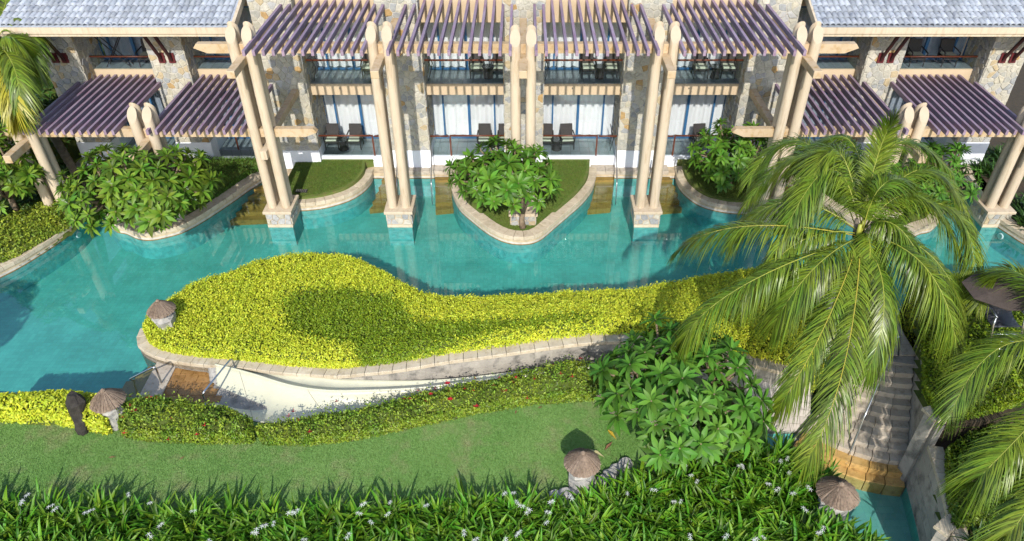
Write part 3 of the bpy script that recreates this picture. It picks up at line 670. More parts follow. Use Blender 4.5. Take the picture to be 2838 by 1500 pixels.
for x, l in ((-6.45, 'wicker armchair behind second column pair on first upper balcony'), (-1.95, 'left wicker armchair on second upper balcony'), (-1.0, 'right wicker armchair beside the central pier on second upper balcony'), (2.72, 'left wicker armchair on third upper balcony'), (3.68, 'right wicker armchair against the pier on third upper balcony'),
             (7.45, 'left wicker armchair on fourth upper balcony'), (8.6, 'right wicker armchair against the pier on fourth upper balcony')):
    place(CH0, x, 29.6, F1, random.uniform(-.1, .1), l, G1)
for x, l in ((-1.46, 'round side table on second upper balcony'), (3.2, 'round side table on third upper balcony'), (8.05, 'round side table on fourth upper balcony')): place(TB0, x, 29.4, F1, 0, l, G2)
for x, l in ((-15.7, 'shaded wicker armchair on the left wing balcony'), (16.4, 'left shaded wicker armchair on the right wing balcony'), (17.75, 'right shaded wicker armchair on the right wing balcony'), (11.3, 'shaded wicker armchair on right wing inner balcony')):
    place(CH0, x, 29.75, 4.47, 0, l, G1)
rk = thing('drying_rack', 'folding dark drying rack on the left wing balcony', 'drying rack', (-16.9, 29.6, 4.47))
for y in (29.5, 29.75):
    MB().tube([(-17.4, y, 4.47), (-16.5, y, 5.75)], .022, 6).build('leg', CANVAS, rk); MB().tube([(-16.4, y, 4.47), (-17.5, y, 5.75)], .022, 6).build('leg', CANVAS, rk)
for k in range(3): MB().tube([(-17.4+k*.3, 29.5, 5.73), (-17.1+k*.3, 29.75, 5.73)], .016, 5).build('bar', CANVAS, rk)
for x, z, l in ((-8.72, F1, 'black folding rack at left end of first upper balcony'), (-3.95, F1, 'black folding rack at left end of second upper balcony'), (.9, F1, 'black folding rack at left end of third upper balcony'), (3.85, F0, 'black folding rack at right end of third bay terrace')):
    t = thing('folding_rack', l, 'drying rack', (x, 29.3, z), 'folding drying racks on balconies')
    for y in (29.05, 29.5): MB().tube([(x, y, z), (x+.14, y+.1, z+.55), (x-.02, y, z+1.1)], .018, 5).build('leg', CANVAS, t)
    for k in range(4): MB().tube([(x+.02*k, 29.05, z+.35+k*.22), (x+.02*k, 29.5, z+.35+k*.22)], .012, 5).build('bar', CANVAS, t)

# ------------------------------------------------------------------ hand rails
def rail(label, path, r=.024, feet=()):
    t = thing('handrail', label, 'handrail', path[0], 'steel pool handrails'); p = [Vector(q) for q in path]
    sm = [p[0]]
    for a, b, c in zip(p, p[1:], p[2:]):
        sm += [b+(a-b).normalized()*.1, b+(a-b).normalized()*.03+(c-b).normalized()*.03, b+(c-b).normalized()*.1]
    sm.append(p[-1]); MB().tube(sm, r, 8).build('tube', STEEL, t, True)
    for f_ in feet: MB().lathe([(.05, 0), (.05, .015), (.03, .02)], f_, 12).build('foot_flange', STEEL, t)
for x, sgn, l in ((-5.42, 1, 'steel handrail between second column pair and its sunken steps'), (-3.98, 1, 'tall steel handrail left of the central frangipani bed'), (4.05, -1, 'tall steel handrail right of the central frangipani bed'), (5.6, -1, 'steel handrail behind fourth column pair')):
    tall = 'tall' in l
    rail(l, [(x, 28.55 if tall else 27.9, .37), (x, 28.5 if tall else 27.9, 1.35 if tall else 1.05), (x+.12*sgn, 26.6, .62), (x+.14*sgn, 26.3, -.3)], feet=[(x, 28.55 if tall else 27.9, .375)])
rail('steel handrail by the right wing steps', [at(2560, 395, 1.2), at(2640, 425, 1.35), at(2672, 500, .8), at(2655, 545, -.3)])
A1, A2, A3, A4 = at(375, 1055, -.2), at(358, 1052, .45), at(430, 1015, .95), at(448, 1063, .06)
rail('bent steel handrail on the steps left of the brown splash pad', [A1, A2, A3, A4], .028, [A4])
A1, A2, A3, A4 = at(652, 1018, .42), at(642, 992, .95), at(561, 1091, .85), at(572, 1120, .2)
rail('slanting steel handrail across the end of the water slide', [A1, A2, A3, A4], .028, [A1, A4])
rail('long pale handrail down the stone stair', [at(2346, 1281, .0), at(2352, 1262, .25), at(2398, 1150, 1.55), at(2492, 930, 2.85), at(2490, 985, 1.9)], .028, [at(2346, 1281, .17)])

# ------------------------------------------------------------------ splash pad, slide
pad = thing('splash_pad', 'brown wet tiled pad at the foot of the water slide', 'splash pad', at(500, 1060, 0))
PADC = [at(470, 992, .05), at(590, 1006, .05), at(628, 1060, .05), at(612, 1135, .05), at(408, 1135, .05)]
MB().prism([(p.x, p.y) for p in PADC], -1.0, .035).build('base', BROWNT, pad)
a0 = PADC[0]; U = (PADC[1]-PADC[0]); V_ = (PADC[4]-PADC[0]); nU, nV = 7, 7
inside = lambda x, y, P: sum(((P[i].y > y) != (P[(i+1) % len(P)].y > y)) and (x < (P[(i+1) % len(P)].x-P[i].x)*(y-P[i].y)/(P[(i+1) % len(P)].y-P[i].y)+P[i].x) for i in range(len(P))) % 2
mn = (min(p.x for p in PADC), min(p.y for p in PADC)); mx_ = (max(p.x for p in PADC), max(p.y for p in PADC))
y = mn[1]; r_ = 0
while y < mx_[1]:
    x = mn[0]-(.2 if r_ % 2 else 0)
    while x < mx_[0]:
        if all(inside(x+a, y+b, PADC) for a in (.02, .38) for b in (.02, .26)): MB().bbox(x+.005, x+.395, y+.005, y+.275, .03, .05+random.uniform(0, .004), .006).build('tile', BROWNT, pad)
        x += .40
    y += .28; r_ += 1
st = thing('pool_steps', 'olive sunken steps down into the pool beside the brown splash pad', 'steps', at(420, 1050, -.5))
l0, l1 = at(476, 996, 0), at(410, 1125, 0); dirn = Vector((-1, -.02, 0))
for k in range(5):
    o0 = l0+dirn*(.0+.36*k)+Vector((0, -.12*k, 0)); o1 = l1+dirn*(.36*k); z = .06-.2*k if k else .09
    MB().prism([(o0.x+.3, o0.y), (o1.x+.3, o1.y), (o1.x-.36, o1.y), (o0.x-.36, o0.y-.06)], -.95, z).build('step', PAVE if k == 0 else STEPW, st)

sld = thing('water_slide', 'cream fibreglass water slide running down to the brown splash pad', 'water slide', at(620, 1080, 0))
FAR = catmull(pts([(596, 1012, .40), (640, 1022, .42), (706, 1040, .44), (797, 1068, .46), (882, 1082, .48), (970, 1085, .50), (1146, 1078, .56), (1300, 1060, .64), (1500, 1035, .8), (1650, 1016, .95), (1850, 1010, 1.2)]), 8)
NEAR = catmull(pts([(585, 1128, .28), (680, 1160, .32), (760, 1172, .36), (880, 1172, .40), (1000, 1158, .44), (1146, 1133, .42), (1300, 1112, .44), (1500, 1082, .48), (1650, 1062, .55), (1720, 1056, .6), (1900, 1050, .8)]), 8)
WALLSIDE = catmull(pts([(604, 1006, .33), (650, 1012, .33), (720, 1022, .34), (800, 1034, .35), (880, 1042, .38), (960, 1052, .40), (1146, 1056, .45), (1300, 1046, .52), (1500, 1022, .7), (1650, 1004, .85), (1850, 1000, 1.1)]), 8)
def trough(A, B, D, n=14, pw=.75):
    V = []; m = n+1
    for a, b in zip(A, B):
        for k in range(m):
            u = k/n; p = a.lerp(b, u); V.append(p-Vector((0, 0, D*math.sin(math.pi*u)**pw)))
    return V, [(i*m+k, i*m+k+1, (i+1)*m+k+1, (i+1)*m+k) for i in range(len(A)-1) for k in range(n)]
def solid(o, t):
    md = o.modifiers.new('s', 'SOLIDIFY'); md.thickness = t; md.offset = -1
V, F = trough(FAR, NEAR, .36); o = MB().add(V, F).build('trough', SLIDE, sld, True); solid(o, .03)
V, F = trough([p+Vector((0, .03, -.01)) for p in WALLSIDE], [p+Vector((0, .05, -.015)) for p in FAR], .12, 8); o = MB().add(V, F).build('far_channel', SLIDE, sld, True); solid(o, .03)
MB().tube([p+Vector((0, .02, .0)) for p in FAR], .035, 6).build('rim', SLIDE, sld, True)
for i in (11, 29, 45):
    d = (FAR[i+1]-FAR[i]).normalized()*.018; V, F = trough([FAR[i], FAR[i]+d], [NEAR[i-1], NEAR[i-1]+d], .36)
    o = MB().add([p+Vector((0, 0, .008)) for p in V], F).build('seam', GREYW, sld); solid(o, .004)
e_ = (FAR[0]-FAR[1]).normalized()*.30; e2 = (NEAR[0]-NEAR[1]).normalized()*.12
V, F = trough([FAR[0]+e_, FAR[0]+e_*.5, FAR[0]], [NEAR[0]+e2, NEAR[0]+e2*.5, NEAR[0]], .34); o = MB().add([p-Vector((0, 0, .03)) for p in V], F).build('end_lip', LROCK, sld, True); solid(o, .06)
struct(MB().prism([(p.x, p.y) for p in pts([(590, 1000), (590, 1135), (720, 1180), (1000, 1165), (1500, 1095), (1900, 1075), (1900, 980), (1300, 960), (700, 990)], .1)], -1, .04).build('ground', GREYW))

# ------------------------------------------------------------------ right hand stair, walls and terraces
TOPZ = 1.9; EZ = 2.5
stt = thing('stone_stair', 'curved sandstone stair rising from the small pool under the palm', 'stair', at(2400, 1300, 0))
nst = 11
for k in range(nst):
    f0, f1 = k/nst, (k+1)/nst; z = .10+(TOPZ-.10)*f0
    if k == 0: z = .05
    LB, RB = at(2195, 1240, 0), at(2508, 1352, 0); LT, RT = at(2405, 985, TOPZ), at(2535, 1008, TOPZ)
    L0 = LB.lerp(LT, f0); L1 = LB.lerp(LT, f1); R0 = RB.lerp(RT, f0); R1 = RB.lerp(RT, f1)
    M0 = L0.lerp(R0, .45)+Vector((0, -.34*(1-f0*.7), 0)); M1 = L1.lerp(R1, .45)+Vector((0, -.34*(1-f1*.7), 0))
    nb = max(3, int((R0-L0).length/.42)); arc = lambda A, M, B, t: A*(1-t)**2+(M*2-A*.5-B*.5)*2*t*(1-t)+B*t*t
    step = stt
    for j in range(nb):
        t0, t1 = j/nb+.004, (j+1)/nb-.004
        a, b_, c, d = arc(L0, M0, R0, t0), arc(L0, M0, R0, t1), arc(L1, M1, R1, t1), arc(L1, M1, R1, t0)
        ex = Vector((0, .06, 0))
        q = MB(); zz = z+random.uniform(-.004, .004)
        q.prism([(a.x, a.y), (b_.x, b_.y), (c.x, c.y+.06), (d.x, d.y+.06)], zz-.24 if k > 1 else -.9, zz); q.build('step_stone', BROWNT if False else (mat('amber_wet_stone', (.40, .24, .07), .4, (.50, .33, .13), 3, (.26, .15, .05), 8, bump=.2, isl=.12) if k < 2 else PAVE), stt)
LB, RB, LT, RT = at(2195, 1240, 0), at(2508, 1352, 0), at(2405, 985, TOPZ), at(2535, 1008, TOPZ)
q = MB(); q.add([LB+Vector((0, .2, -1)), RB+Vector((0, .2, -1)), RT+Vector((0, 0, -TOPZ-1)), LT+Vector((0, 0, -TOPZ-1)), LB+Vector((0, .25, -.1)), RB+Vector((0, .25, -.1)), RT+Vector((0, 0, -.15)), LT+Vector((0, 0, -.15))], [(4, 5, 6, 7), (0, 1, 5, 4), (1, 2, 6, 5), (3, 0, 4, 7), (2, 3, 7, 6)]); q.build('core', GREYW, stt)
# landing above the stair
ld = struct(MB().prism([(LT.x-.2, LT.y), (RT.x+.1, RT.y), (RT.x+.6, RT.y+4.2), (LT.x-.6, LT.y+4.2)], -.9, TOPZ-.06).build('path', GREYW))
for i in range(4):
    for j in range(8):
        x = LT.x-.1+i*.38; y = LT.y+.03+j*.42
        MB().bbox(x+.006, x+.374, y+.006, y+.414, TOPZ-.1, TOPZ-.02+random.uniform(-.003, .003), .008).build('paving_slab', PAVE, ld)
# wall right of stair (upper) and lower wall round the small pool
def wall_line(label, line, zt, th, capw, m=GREYW):
    t = thing('retaining_wall', label, 'wall', (line[0].x, line[0].y, 0)); e = line; inn = inset_line(e, th); n = len(e)
    q = MB(); q.add([(p.x, p.y, -1) for p in e]+[(p.x, p.y, zt-.1) for p in e]+[(p.x, p.y, zt-.1) for p in inn]+[(p.x, p.y, -1) for p in inn], [(r_*n+i, r_*n+i+1, (r_+1)*n+i+1, (r_+1)*n+i) for i in range(n-1) for r_ in range(3)]+[(3*n+i, 3*n+i+1, i+1, i) for i in range(n-1)]+[(0, n, 2*n, 3*n), (n-1, 4*n-1, 3*n-1, 2*n-1)])
    q.build('wall_core', m, t)
    if capw: coping(t, [Vector((p.x, p.y, zt)) for p in e], capw, .10, .45, SAND, 1, .02)
    ts = resample([Vector((p.x, p.y, 0)) for p in e], .6)
    for i in range(len(ts)-1):
        a, b = ts[i], ts[i+1]; tt = (b-a).normalized(); nn = Vector((tt.y, -tt.x, 0)); r_ = 0; z1 = zt-.11
        while z1 > .1:
            z0 = max(z1-.30, .02); o = nn*(.012+random.uniform(0, .004)); A = a+tt*.004; Bq = b-tt*.004
            q = MB(); q.add([(A.x, A.y, z0+.006), (Bq.x, Bq.y, z0+.006), (Bq.x, Bq.y, z1), (A.x, A.y, z1), (A.x+o.x, A.y+o.y, z0+.006), (Bq.x+o.x, Bq.y+o.y, z0+.006), (Bq.x+o.x, Bq.y+o.y, z1), (A.x+o.x, A.y+o.y, z1)], [(4, 5, 6, 7), (0, 4, 7, 3), (1, 2, 6, 5), (3, 7, 6, 2), (0, 1, 5, 4)])
            q.build('facing_stone', m, t); z1 = z0-.004
    return t
W0 = catmull([Vector((p.x, p.y, 0)) for p in (at(2512, 1352, 0), at(2530, 1420, 0), at(2549, 1500, 0), at(2575, 1640, 0))], 5)
W1 = catmull([Vector((p.x, p.y, 0)) for p in (at(2548, 930, TOPZ), at(2540, 1005, TOPZ), at(2524, 1180, .95), at(2512, 1350, 0))], 5)
wall_line('low grey wall curving along the small lower pool', W0, 1.75, .3, 0)
wall_line('grey wall rising along the right of the stone stair', W1, 2.6, .14, .16)
cp = thing('wall_coping', 'pale stone coping on the low wall beside the small pool', 'coping', (W0[0].x, W0[0].y, .9))
coping(cp, [Vector((p.x, p.y, 1.77)) for p in W0], .34, .12, .42, SAND, 1, .02)
mos = MB(); e = W0; mos.add([(p.x-.012, p.y, -.9) for p in e]+[(p.x-.012, p.y, .03) for p in e], [(i, i+1, len(e)+i+1, len(e)+i) for i in range(len(e)-1)])
mos.prism([(p.x-.012, p.y) for p in e]+[(p.x+.1, p.y) for p in e[::-1]], -.95, .03) if False else None
struct(mos.build('pool_wall', MOSAIC)); md = bpy.data.objects['pool_wall'].modifiers.new('s', 'SOLIDIFY'); md.thickness = .01
# ground east of the walls
e1 = at(2602, 1165, EZ)
struct(MB().prism([(p.x+.12, p.y) for p in W1[::-1][4:]]+[(12.0, 17.7), (26, 17.7), (26, at(2838, 1100, EZ).y), (e1.x, e1.y)], -1, EZ-.08).build('terrain', SOIL))
struct(MB().prism([(p.x+.28, p.y) for p in W0[::-1]]+[(e1.x, e1.y+.1), (26, at(2838, 1100, EZ).y+.1), (26, 6), (W0[-1].x+.28, 6)], -1, 1.67).build('terrain', SOIL))
sline = [Vector((e1.x-.12, e1.y, EZ)), at(2720, 1128, EZ), at(2838, 1094, EZ), at(3000, 1050, EZ)]
ew = wall_line('shadowed retaining wall with pale coping above the right hedge bed', catmull([Vector((p.x, p.y, 0)) for p in sline], 4), EZ+.02, .3, .42)
sl2 = [at(2620, 1490, 1.75), at(2646, 1462, 1.75), at(2700, 1452, 1.75), at(2770, 1435, 1.75), at(2860, 1400, 1.75)]
wall_line('low pale kerb along the bottom of the right hedge bed', catmull([Vector((p.x, p.y, 0)) for p in sl2], 4), 1.85, .2, .3)
# paved ramp and little mosaic shelf left of the stair
RP = [at(2050, 1020, 1.0), at(2250, 1060, 1.0), at(2245, 1196, .02), at(2110, 1196, .02)]
rp = thing('paved_ramp', 'pinkish grey paved ramp running down to the small pool left of the stair', 'ramp', RP[3])
q = MB(); q.add([p-Vector((0, 0, .05)) for p in RP]+[Vector((p.x, p.y, -1)) for p in RP], [(3, 2, 1, 0), (0, 1, 5, 4), (1, 2, 6, 5), (2, 3, 7, 6), (3, 0, 4, 7)]); q.build('base', GREYW, rp)
nu, nv = 5, 7
PINK = mat('pinkish_paving', (.38, .34, .30), .6, (.44, .40, .36), 2, (.28, .25, .22), 6, isl=.1)
for i in range(nu):
    for j in range(nv):
        g = lambda u, v_: (RP[0]*(1-u)+RP[1]*u)*(1-v_)+(RP[3]*(1-u)+RP[2]*u)*v_
        u0, u1, v0, v1 = i/nu+.006, (i+1)/nu-.006, j/nv+.006, (j+1)/nv-.006; c = [g(u0, v0), g(u1, v0), g(u1, v1), g(u0, v1)]
        q = MB(); dz = Vector((0, 0, .06)); q.add([p-dz for p in c]+c, [(4, 7, 6, 5), (0, 4, 5, 1), (1, 5, 6, 2), (2, 6, 7, 3), (3, 7, 4, 0)]); q.build('paving_slab', PINK, rp)
sh = [at(2110, 1190, -.02), at(2250, 1190, -.02), at(2240, 1235, -.25), at(2120, 1235, -.25)]
q = MB(); q.add(sh+[Vector((p.x, p.y, -.9)) for p in sh], [(3, 2, 1, 0), (2, 3, 7, 6), (1, 2, 6, 5), (3, 0, 4, 7)]); struct(q.build('pool_shelf', MOSAIC))

# ------------------------------------------------------------------ thatched lamps, rock, lifeguard chair
def thatch_lamp(apex, r, h, base_z, label, bw=.36, seed=0):
    rd = random.Random(seed); x, y, z = apex; t = thing('thatched_lamp', label, 'garden lamp', (x, y, base_z), 'thatched garden lamps')
    n = 56; V = []; F = []; rings = 6
    for j in range(rings+1):
        k = j/rings
        for i in range(n):
            a = 2*math.pi*i/n; rr = r*(.05+.95*k)*(1+(rd.uniform(-.03, .05) if j == rings else 0)); up = .018*(1 if i % 2 else -1)*(.3+k)*r
            V.append((x+rr*math.cos(a), y+rr*math.sin(a), z-h*(.18*k+.82*k**1.35)+up+(rd.uniform(-.03, .02)*r if j == rings else 0)))
    for j in range(rings):
        for i in range(n): F.append((j*n+i, (j+1)*n+i, (j+1)*n+(i+1) % n, j*n+(i+1) % n))
    F.append(tuple(range(n))[::-1])
    q = MB(); q.add(V, F); o = q.build('thatch_roof', THATCH, t); md = o.modifiers.new('s', 'SOLIDIFY'); md.thickness = .04*r/.4; md.offset = -1
    st = MB()
    for i in range(150):   # loose straws
        a = rd.uniform(0, 6.283); k0 = rd.uniform(.1, .5); k1 = rd.uniform(.9, 1.08); pp = []
        for k in (k0, (k0+k1)/2, k1):
            kk = min(k, 1.0); rr = r*(.05+.95*k); pp.append(Vector((x+rr*math.cos(a), y+rr*math.sin(a), z-h*(.18*kk+.82*kk**1.35)-(k-kk)*h*1.2+.03*r)))
        st.tube(pp, .006, 3, False)
    st.build('straw', THATCH, o)['kind'] = 'stuff'
    MB().lathe([(.05*r/.4, -.02), (.06*r/.4, .02), (.02, .07)], (x, y, z), 10).build('finial', THATCH, t)
    zb = z-h; gz = base_z
    top = zb-.12
    for i in range(4):
        a = math.pi/4+i*math.pi/2; MB().tube([(x+.14*math.cos(a), y+.14*math.sin(a), top-.12), (x+.2*math.cos(a), y+.2*math.sin(a), zb+h*.35)], .03, 6).build('post', DWOOD, t)
    q = MB(); n = 9; V = []
    for j, (k, zz) in enumerate(((1.2, gz-.1), (1.05, (gz+top)/2), (1.12, top-.16), (1.0, top-.08), (.8, top-.05))):
        for i in range(n):
            a = 2*math.pi*i/n; rr = bw*.78*k*rd.uniform(.8, 1.2); V.append((x+rr*math.cos(a), y+rr*math.sin(a)*.9, zz+rd.uniform(-.03, .03)))
    q.add(V, [(j*n+i, j*n+(i+1) % n, (j+1)*n+(i+1) % n, (j+1)*n+i) for j in range(4) for i in range(n)]+[tuple(range(4*n, 5*n))]); q.build('rock_base', LROCK, t)
    MB().lathe([(.10, 0), (.11, .12), (.07, .2)], (x, y, top-.1), 10).build('lantern', DWOOD, t)
thatch_lamp(at(437, 835, 1.75), .42, .36, .4, 'thatched lamp at the tip of the golden hedge peninsula', .40, 1)
thatch_lamp(at(285, 1083, 1.6), .45, .40, .35, 'thatched lamp between dark rock and red flowering hedge', .36, 2)
thatch_lamp(at(1616, 1256, 1.6), .46, .38, .35, 'thatched lamp standing alone at the edge of the lawn', .42, 3)
thatch_lamp(at(2332, 1342, 1.45), .50, .36, .1, 'thatched lamp over the small lower pool', .45, 4)
rd = random.Random(5); q = MB(); n = 9; V = []; b0 = at(236, 1200, .25); t0 = at(200, 1092, 1.45)
for j in range(6):
    k = j/5; c = b0.lerp(t0, k)
    for i in range(n):
        a = 2*math.pi*i/n; rr = (.17+.13*k if j < 5 else .12)*rd.uniform(.82, 1.15); V.append((c.x+rr*math.cos(a), c.y+rr*math.sin(a), c.z+rd.uniform(-.03, .03)))
q.add(V, [(j*n+i, j*n+(i+1) % n, (j+1)*n+(i+1) % n, (j+1)*n+i) for j in range(5) for i in range(n)]+[tuple(range(5*n, 6*n))])
tag(q.build('standing_stone', DROCK), 'dark upright lava stone leaning in the left golden hedge', 'standing stone')

lg = thing('lifeguard_chair', 'steel lifeguard chair with dark canopy and ladder rungs behind the palm', 'chair', at(2740, 1040, EZ))
c0 = at(2735, 985, EZ); gx, gy = c0.x, c0.y
for s in (-.42, .42):
    MB().tube([(gx+s, gy-.75, EZ-.1), (gx+s*.92, gy-.15, EZ+1.25), (gx+s*.9, gy-.1, EZ+1.5)], .03, 8).build('rail', STEEL, lg, True)
    MB().tube([(gx+s, gy+.65, EZ-.1), (gx+s*.92, gy+.45, EZ+1.35), (gx+s*.9, gy+.55, EZ+2.15)], .03, 8).build('rail', STEEL, lg, True)
    MB().tube([(gx+s*.92, gy-.15, EZ+1.5), (gx+s*.92, gy+.45, EZ+1.5)], .025, 8).build('arm', STEEL, lg, True)
for k in range(6): f_ = k/6; MB().tube([(gx-.42, gy-.70+.55*f_, EZ+.12+1.05*f_), (gx+.42, gy-.70+.55*f_, EZ+.12+1.05*f_)], .022, 8).build('rung', STEEL, lg, True)
q = MB(); V = []
for j, (dy, dz) in enumerate(((-.18, 1.22), (-.05, 1.16), (.2, 1.17), (.36, 1.24), (.46, 1.5), (.5, 1.72))): V += [(gx-.36, gy+dy, EZ+dz), (gx+.36, gy+dy, EZ+dz)]
q.add(V, [(2*j, 2*j+1, 2*j+3, 2*j+2) for j in range(5)]); o = q.build('seat', GREYSEAT, lg, True); md = o.modifiers.new('s', 'SOLIDIFY'); md.thickness = .03
cc_ = at(2800, 800, EZ+2.25); ccx, ccy, ccz = cc_.x, cc_.y, cc_.z; q = MB(); V = [(ccx, ccy, ccz+.2)]
for i in range(8):
    a = 2*math.pi*(i+.5)/8; V.append((ccx+1.15*math.cos(a), ccy+.85*math.sin(a), ccz-.05))
MB().tube([(gx, gy+.55, EZ+1.4), (ccx, ccy, ccz+.1)], .03, 8).build('canopy_pole', STEEL, lg, True)
q.add(V, [(0, 1+i, 1+(i+1) % 8) for i in range(8)]); o = q.build('canopy', mat('brown_canopy', (.055, .042, .035), .9, (.08, .06, .05), 8, bump=.5), lg); md = o.modifiers.new('s', 'SOLIDIFY'); md.thickness = .02

# ------------------------------------------------------------------ planting: leaf masses
def inpoly(P, x, y):
    r = np.zeros(len(x), bool); n = len(P)
    for i in range(n):
        x0, y0 = P[i]; x1, y1 = P[(i+1) % n]
        if y0 == y1: continue
        c = ((y0 > y) != (y1 > y)) & (x < (x1-x0)*(y-y0)/(y1-y0)+x0); r ^= c
    return r
def edist(P, x, y):
    d = np.full(len(x), 1e9); ox = np.zeros(len(x)); oy = np.zeros(len(x)); n = len(P)
    for i in range(n):
        x0, y0 = P[i]; x1, y1 = P[(i+1) % n]; dx, dy = x1-x0, y1-y0; L2 = dx*dx+dy*dy+1e-12
        t = np.clip(((x-x0)*dx+(y-y0)*dy)/L2, 0, 1); px, py = x0+t*dx, y0+t*dy; q = np.hypot(x-px, y-py); m = q < d
        d[m] = q[m]; ox[m] = (px-x)[m]; oy[m] = (py-y)[m]
    l = np.maximum(np.hypot(ox, oy), 1e-6); return d, ox/l, oy/l
_ph = rng.uniform(0, 6.28, (8, 2)); _fr = rng.normal(0, 1, (8, 2))
def wob(x, y, f=1.0):
    r = 0
    for k in range(8): r = r+np.sin((x*_fr[k, 0]+y*_fr[k, 1])*f*1.7+_ph[k, 0])
    return r/8
def unit(a): return a/np.maximum(np.linalg.norm(a, axis=1, keepdims=True), 1e-9)
def leaf_mesh(C, Nn, L, W, spread=.7, fold=.25):
    n = len(C); N_ = unit(Nn+rng.normal(0, spread, (n, 3))); A = unit(np.cross(N_, rng.normal(0, 1, (n, 3)))); B = np.cross(N_, A)
    l = (L*rng.uniform(.7, 1.3, n))[:, None]; w = (W*rng.uniform(.7, 1.3, n))[:, None]
    V = np.stack([C-A*l*.5, C+B*w*.5+N_*w*fold, C+A*l*.5, C-B*w*.5+N_*w*fold], 1).reshape(-1, 3)
    i = np.arange(n)*4; F = np.stack([np.stack([i, i+1, i+2], 1), np.stack([i, i+2, i+3], 1)], 1).reshape(-1, 3)
    return V, F
def ztop(P3):
    a = np.array([[p[0], p[1], p[2]] for p in P3])
    def f(x, y):
        w = 1/((x[:, None]-a[:, 0])**2+(y[:, None]-a[:, 1])**2+.05)**1.5; return (w*a[:, 2]).sum(1)/w.sum(1)
    return f
def hedge(label, poly, zb, zt, dens, L, W, leafm, group=None, rnd_=.35, patch=None, rough=.05, leafm2=None, over=.05, ragged=0, name='hedge'):
    P = [(p[0], p[1]) for p in poly]; xs = [p[0] for p in P]; ys = [p[1] for p in P]; ztf = zt if callable(zt) else (lambda x, y: np.full(len(x), float(zt)))
    area = (max(xs)-min(xs))*(max(ys)-min(ys)); n = int(area*dens)
    cx, cy = sum(xs)/len(xs), sum(ys)/len(ys)
    t = thing(name, label, 'hedge', (cx, cy, zb), group)
    def height(x, y):
        d, ox, oy = edist(P, x, y); k = np.clip(1-d/rnd_, 0, 1); z = ztf(x, y)-rnd_*.9*(1-np.sqrt(1-k*k*.995))+rough*wob(x, y, 2.2)+rough*.8*wob(y, x, 6)+rough*.9*wob(x+3, y, 15)
        if patch is not None: z = z-.07*inpoly(patch, x, y)
        return z, d, ox, oy, k
    x = rng.uniform(min(xs), max(xs), n); y = rng.uniform(min(ys), max(ys), n); m = inpoly(P, x, y); x, y = x[m], y[m]
    z, d, ox, oy, k = height(x, y); s = k**2
    Nn = np.stack([ox*s, oy*s, 1-.75*s], 1); C = np.stack([x, y, z+rng.uniform(-.10, .05, len(x))], 1)
    thin = (wob(x+9, y, 8) > .33) & (rng.random(len(x)) < .55); C, Nn = C[~thin], Nn[~thin]; x = x[~thin]
    if ragged: C[:, 2] += rng.random(len(x))**6*ragged
    # sides
    per = sum(math.hypot(P[i][0]-P[i-1][0], P[i][1]-P[i-1][1]) for i in range(len(P))); Cs, Ns = [], []
    for i in range(len(P)):
        a, b = P[i-1], P[i]; l = math.hypot(b[0]-a[0], b[1]-a[1])
        if l < 1e-4: continue
        u = rng.random(int(l*(1.0)*dens*.75)); X = a[0]+(b[0]-a[0])*u; Y = a[1]+(b[1]-a[1])*u; nx, ny = (b[1]-a[1])/l, -(b[0]-a[0])/l
        pin = inpoly(P, np.array([(a[0]+b[0])/2+nx*.02]), np.array([(a[1]+b[1])/2+ny*.02]))[0]
        if pin: nx, ny = -nx, -ny
        o = rng.uniform(-.08, over, len(u)); top = ztf(X, Y)-.2; zz = zb+(top-zb)*rng.random(len(u))**.8
        Cs.append(np.stack([X+nx*o, Y+ny*o, zz], 1)); Ns.append(np.tile([nx, ny, .45], (len(u), 1)))
    Ca = np.concatenate([C]+Cs); Na = np.concatenate([Nn]+Ns); V, F = leaf_mesh(Ca, Na, L, W)
    mi = None; mats = [leafm]
    if patch is not None:
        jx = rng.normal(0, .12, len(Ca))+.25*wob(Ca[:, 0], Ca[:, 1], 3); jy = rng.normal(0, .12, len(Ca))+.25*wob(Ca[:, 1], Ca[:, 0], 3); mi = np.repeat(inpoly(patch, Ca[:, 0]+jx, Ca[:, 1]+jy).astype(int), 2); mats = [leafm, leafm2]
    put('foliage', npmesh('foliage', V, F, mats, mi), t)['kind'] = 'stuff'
    # inside body: height grid plus skirt
    g = .16; gx = np.arange(min(xs)-g, max(xs)+g, g); gy = np.arange(min(ys)-g, max(ys)+g, g); X, Y = np.meshgrid(gx, gy); fx, fy = X.ravel(), Y.ravel()
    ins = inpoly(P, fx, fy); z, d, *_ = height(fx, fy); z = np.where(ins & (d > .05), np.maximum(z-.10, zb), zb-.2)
    nx, ny = len(gx), len(gy); ii, jj = np.meshgrid(np.arange(nx-1), np.arange(ny-1)); i0 = (jj*nx+ii).ravel(); F = np.stack([i0, i0+1, i0+nx+1, i0+nx], 1)
    keep = ins[F].any(1); F = F[keep]; us, inv = np.unique(F, return_inverse=True); F = inv.reshape(F.shape)
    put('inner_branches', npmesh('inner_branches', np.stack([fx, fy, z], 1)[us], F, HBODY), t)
    return t, height

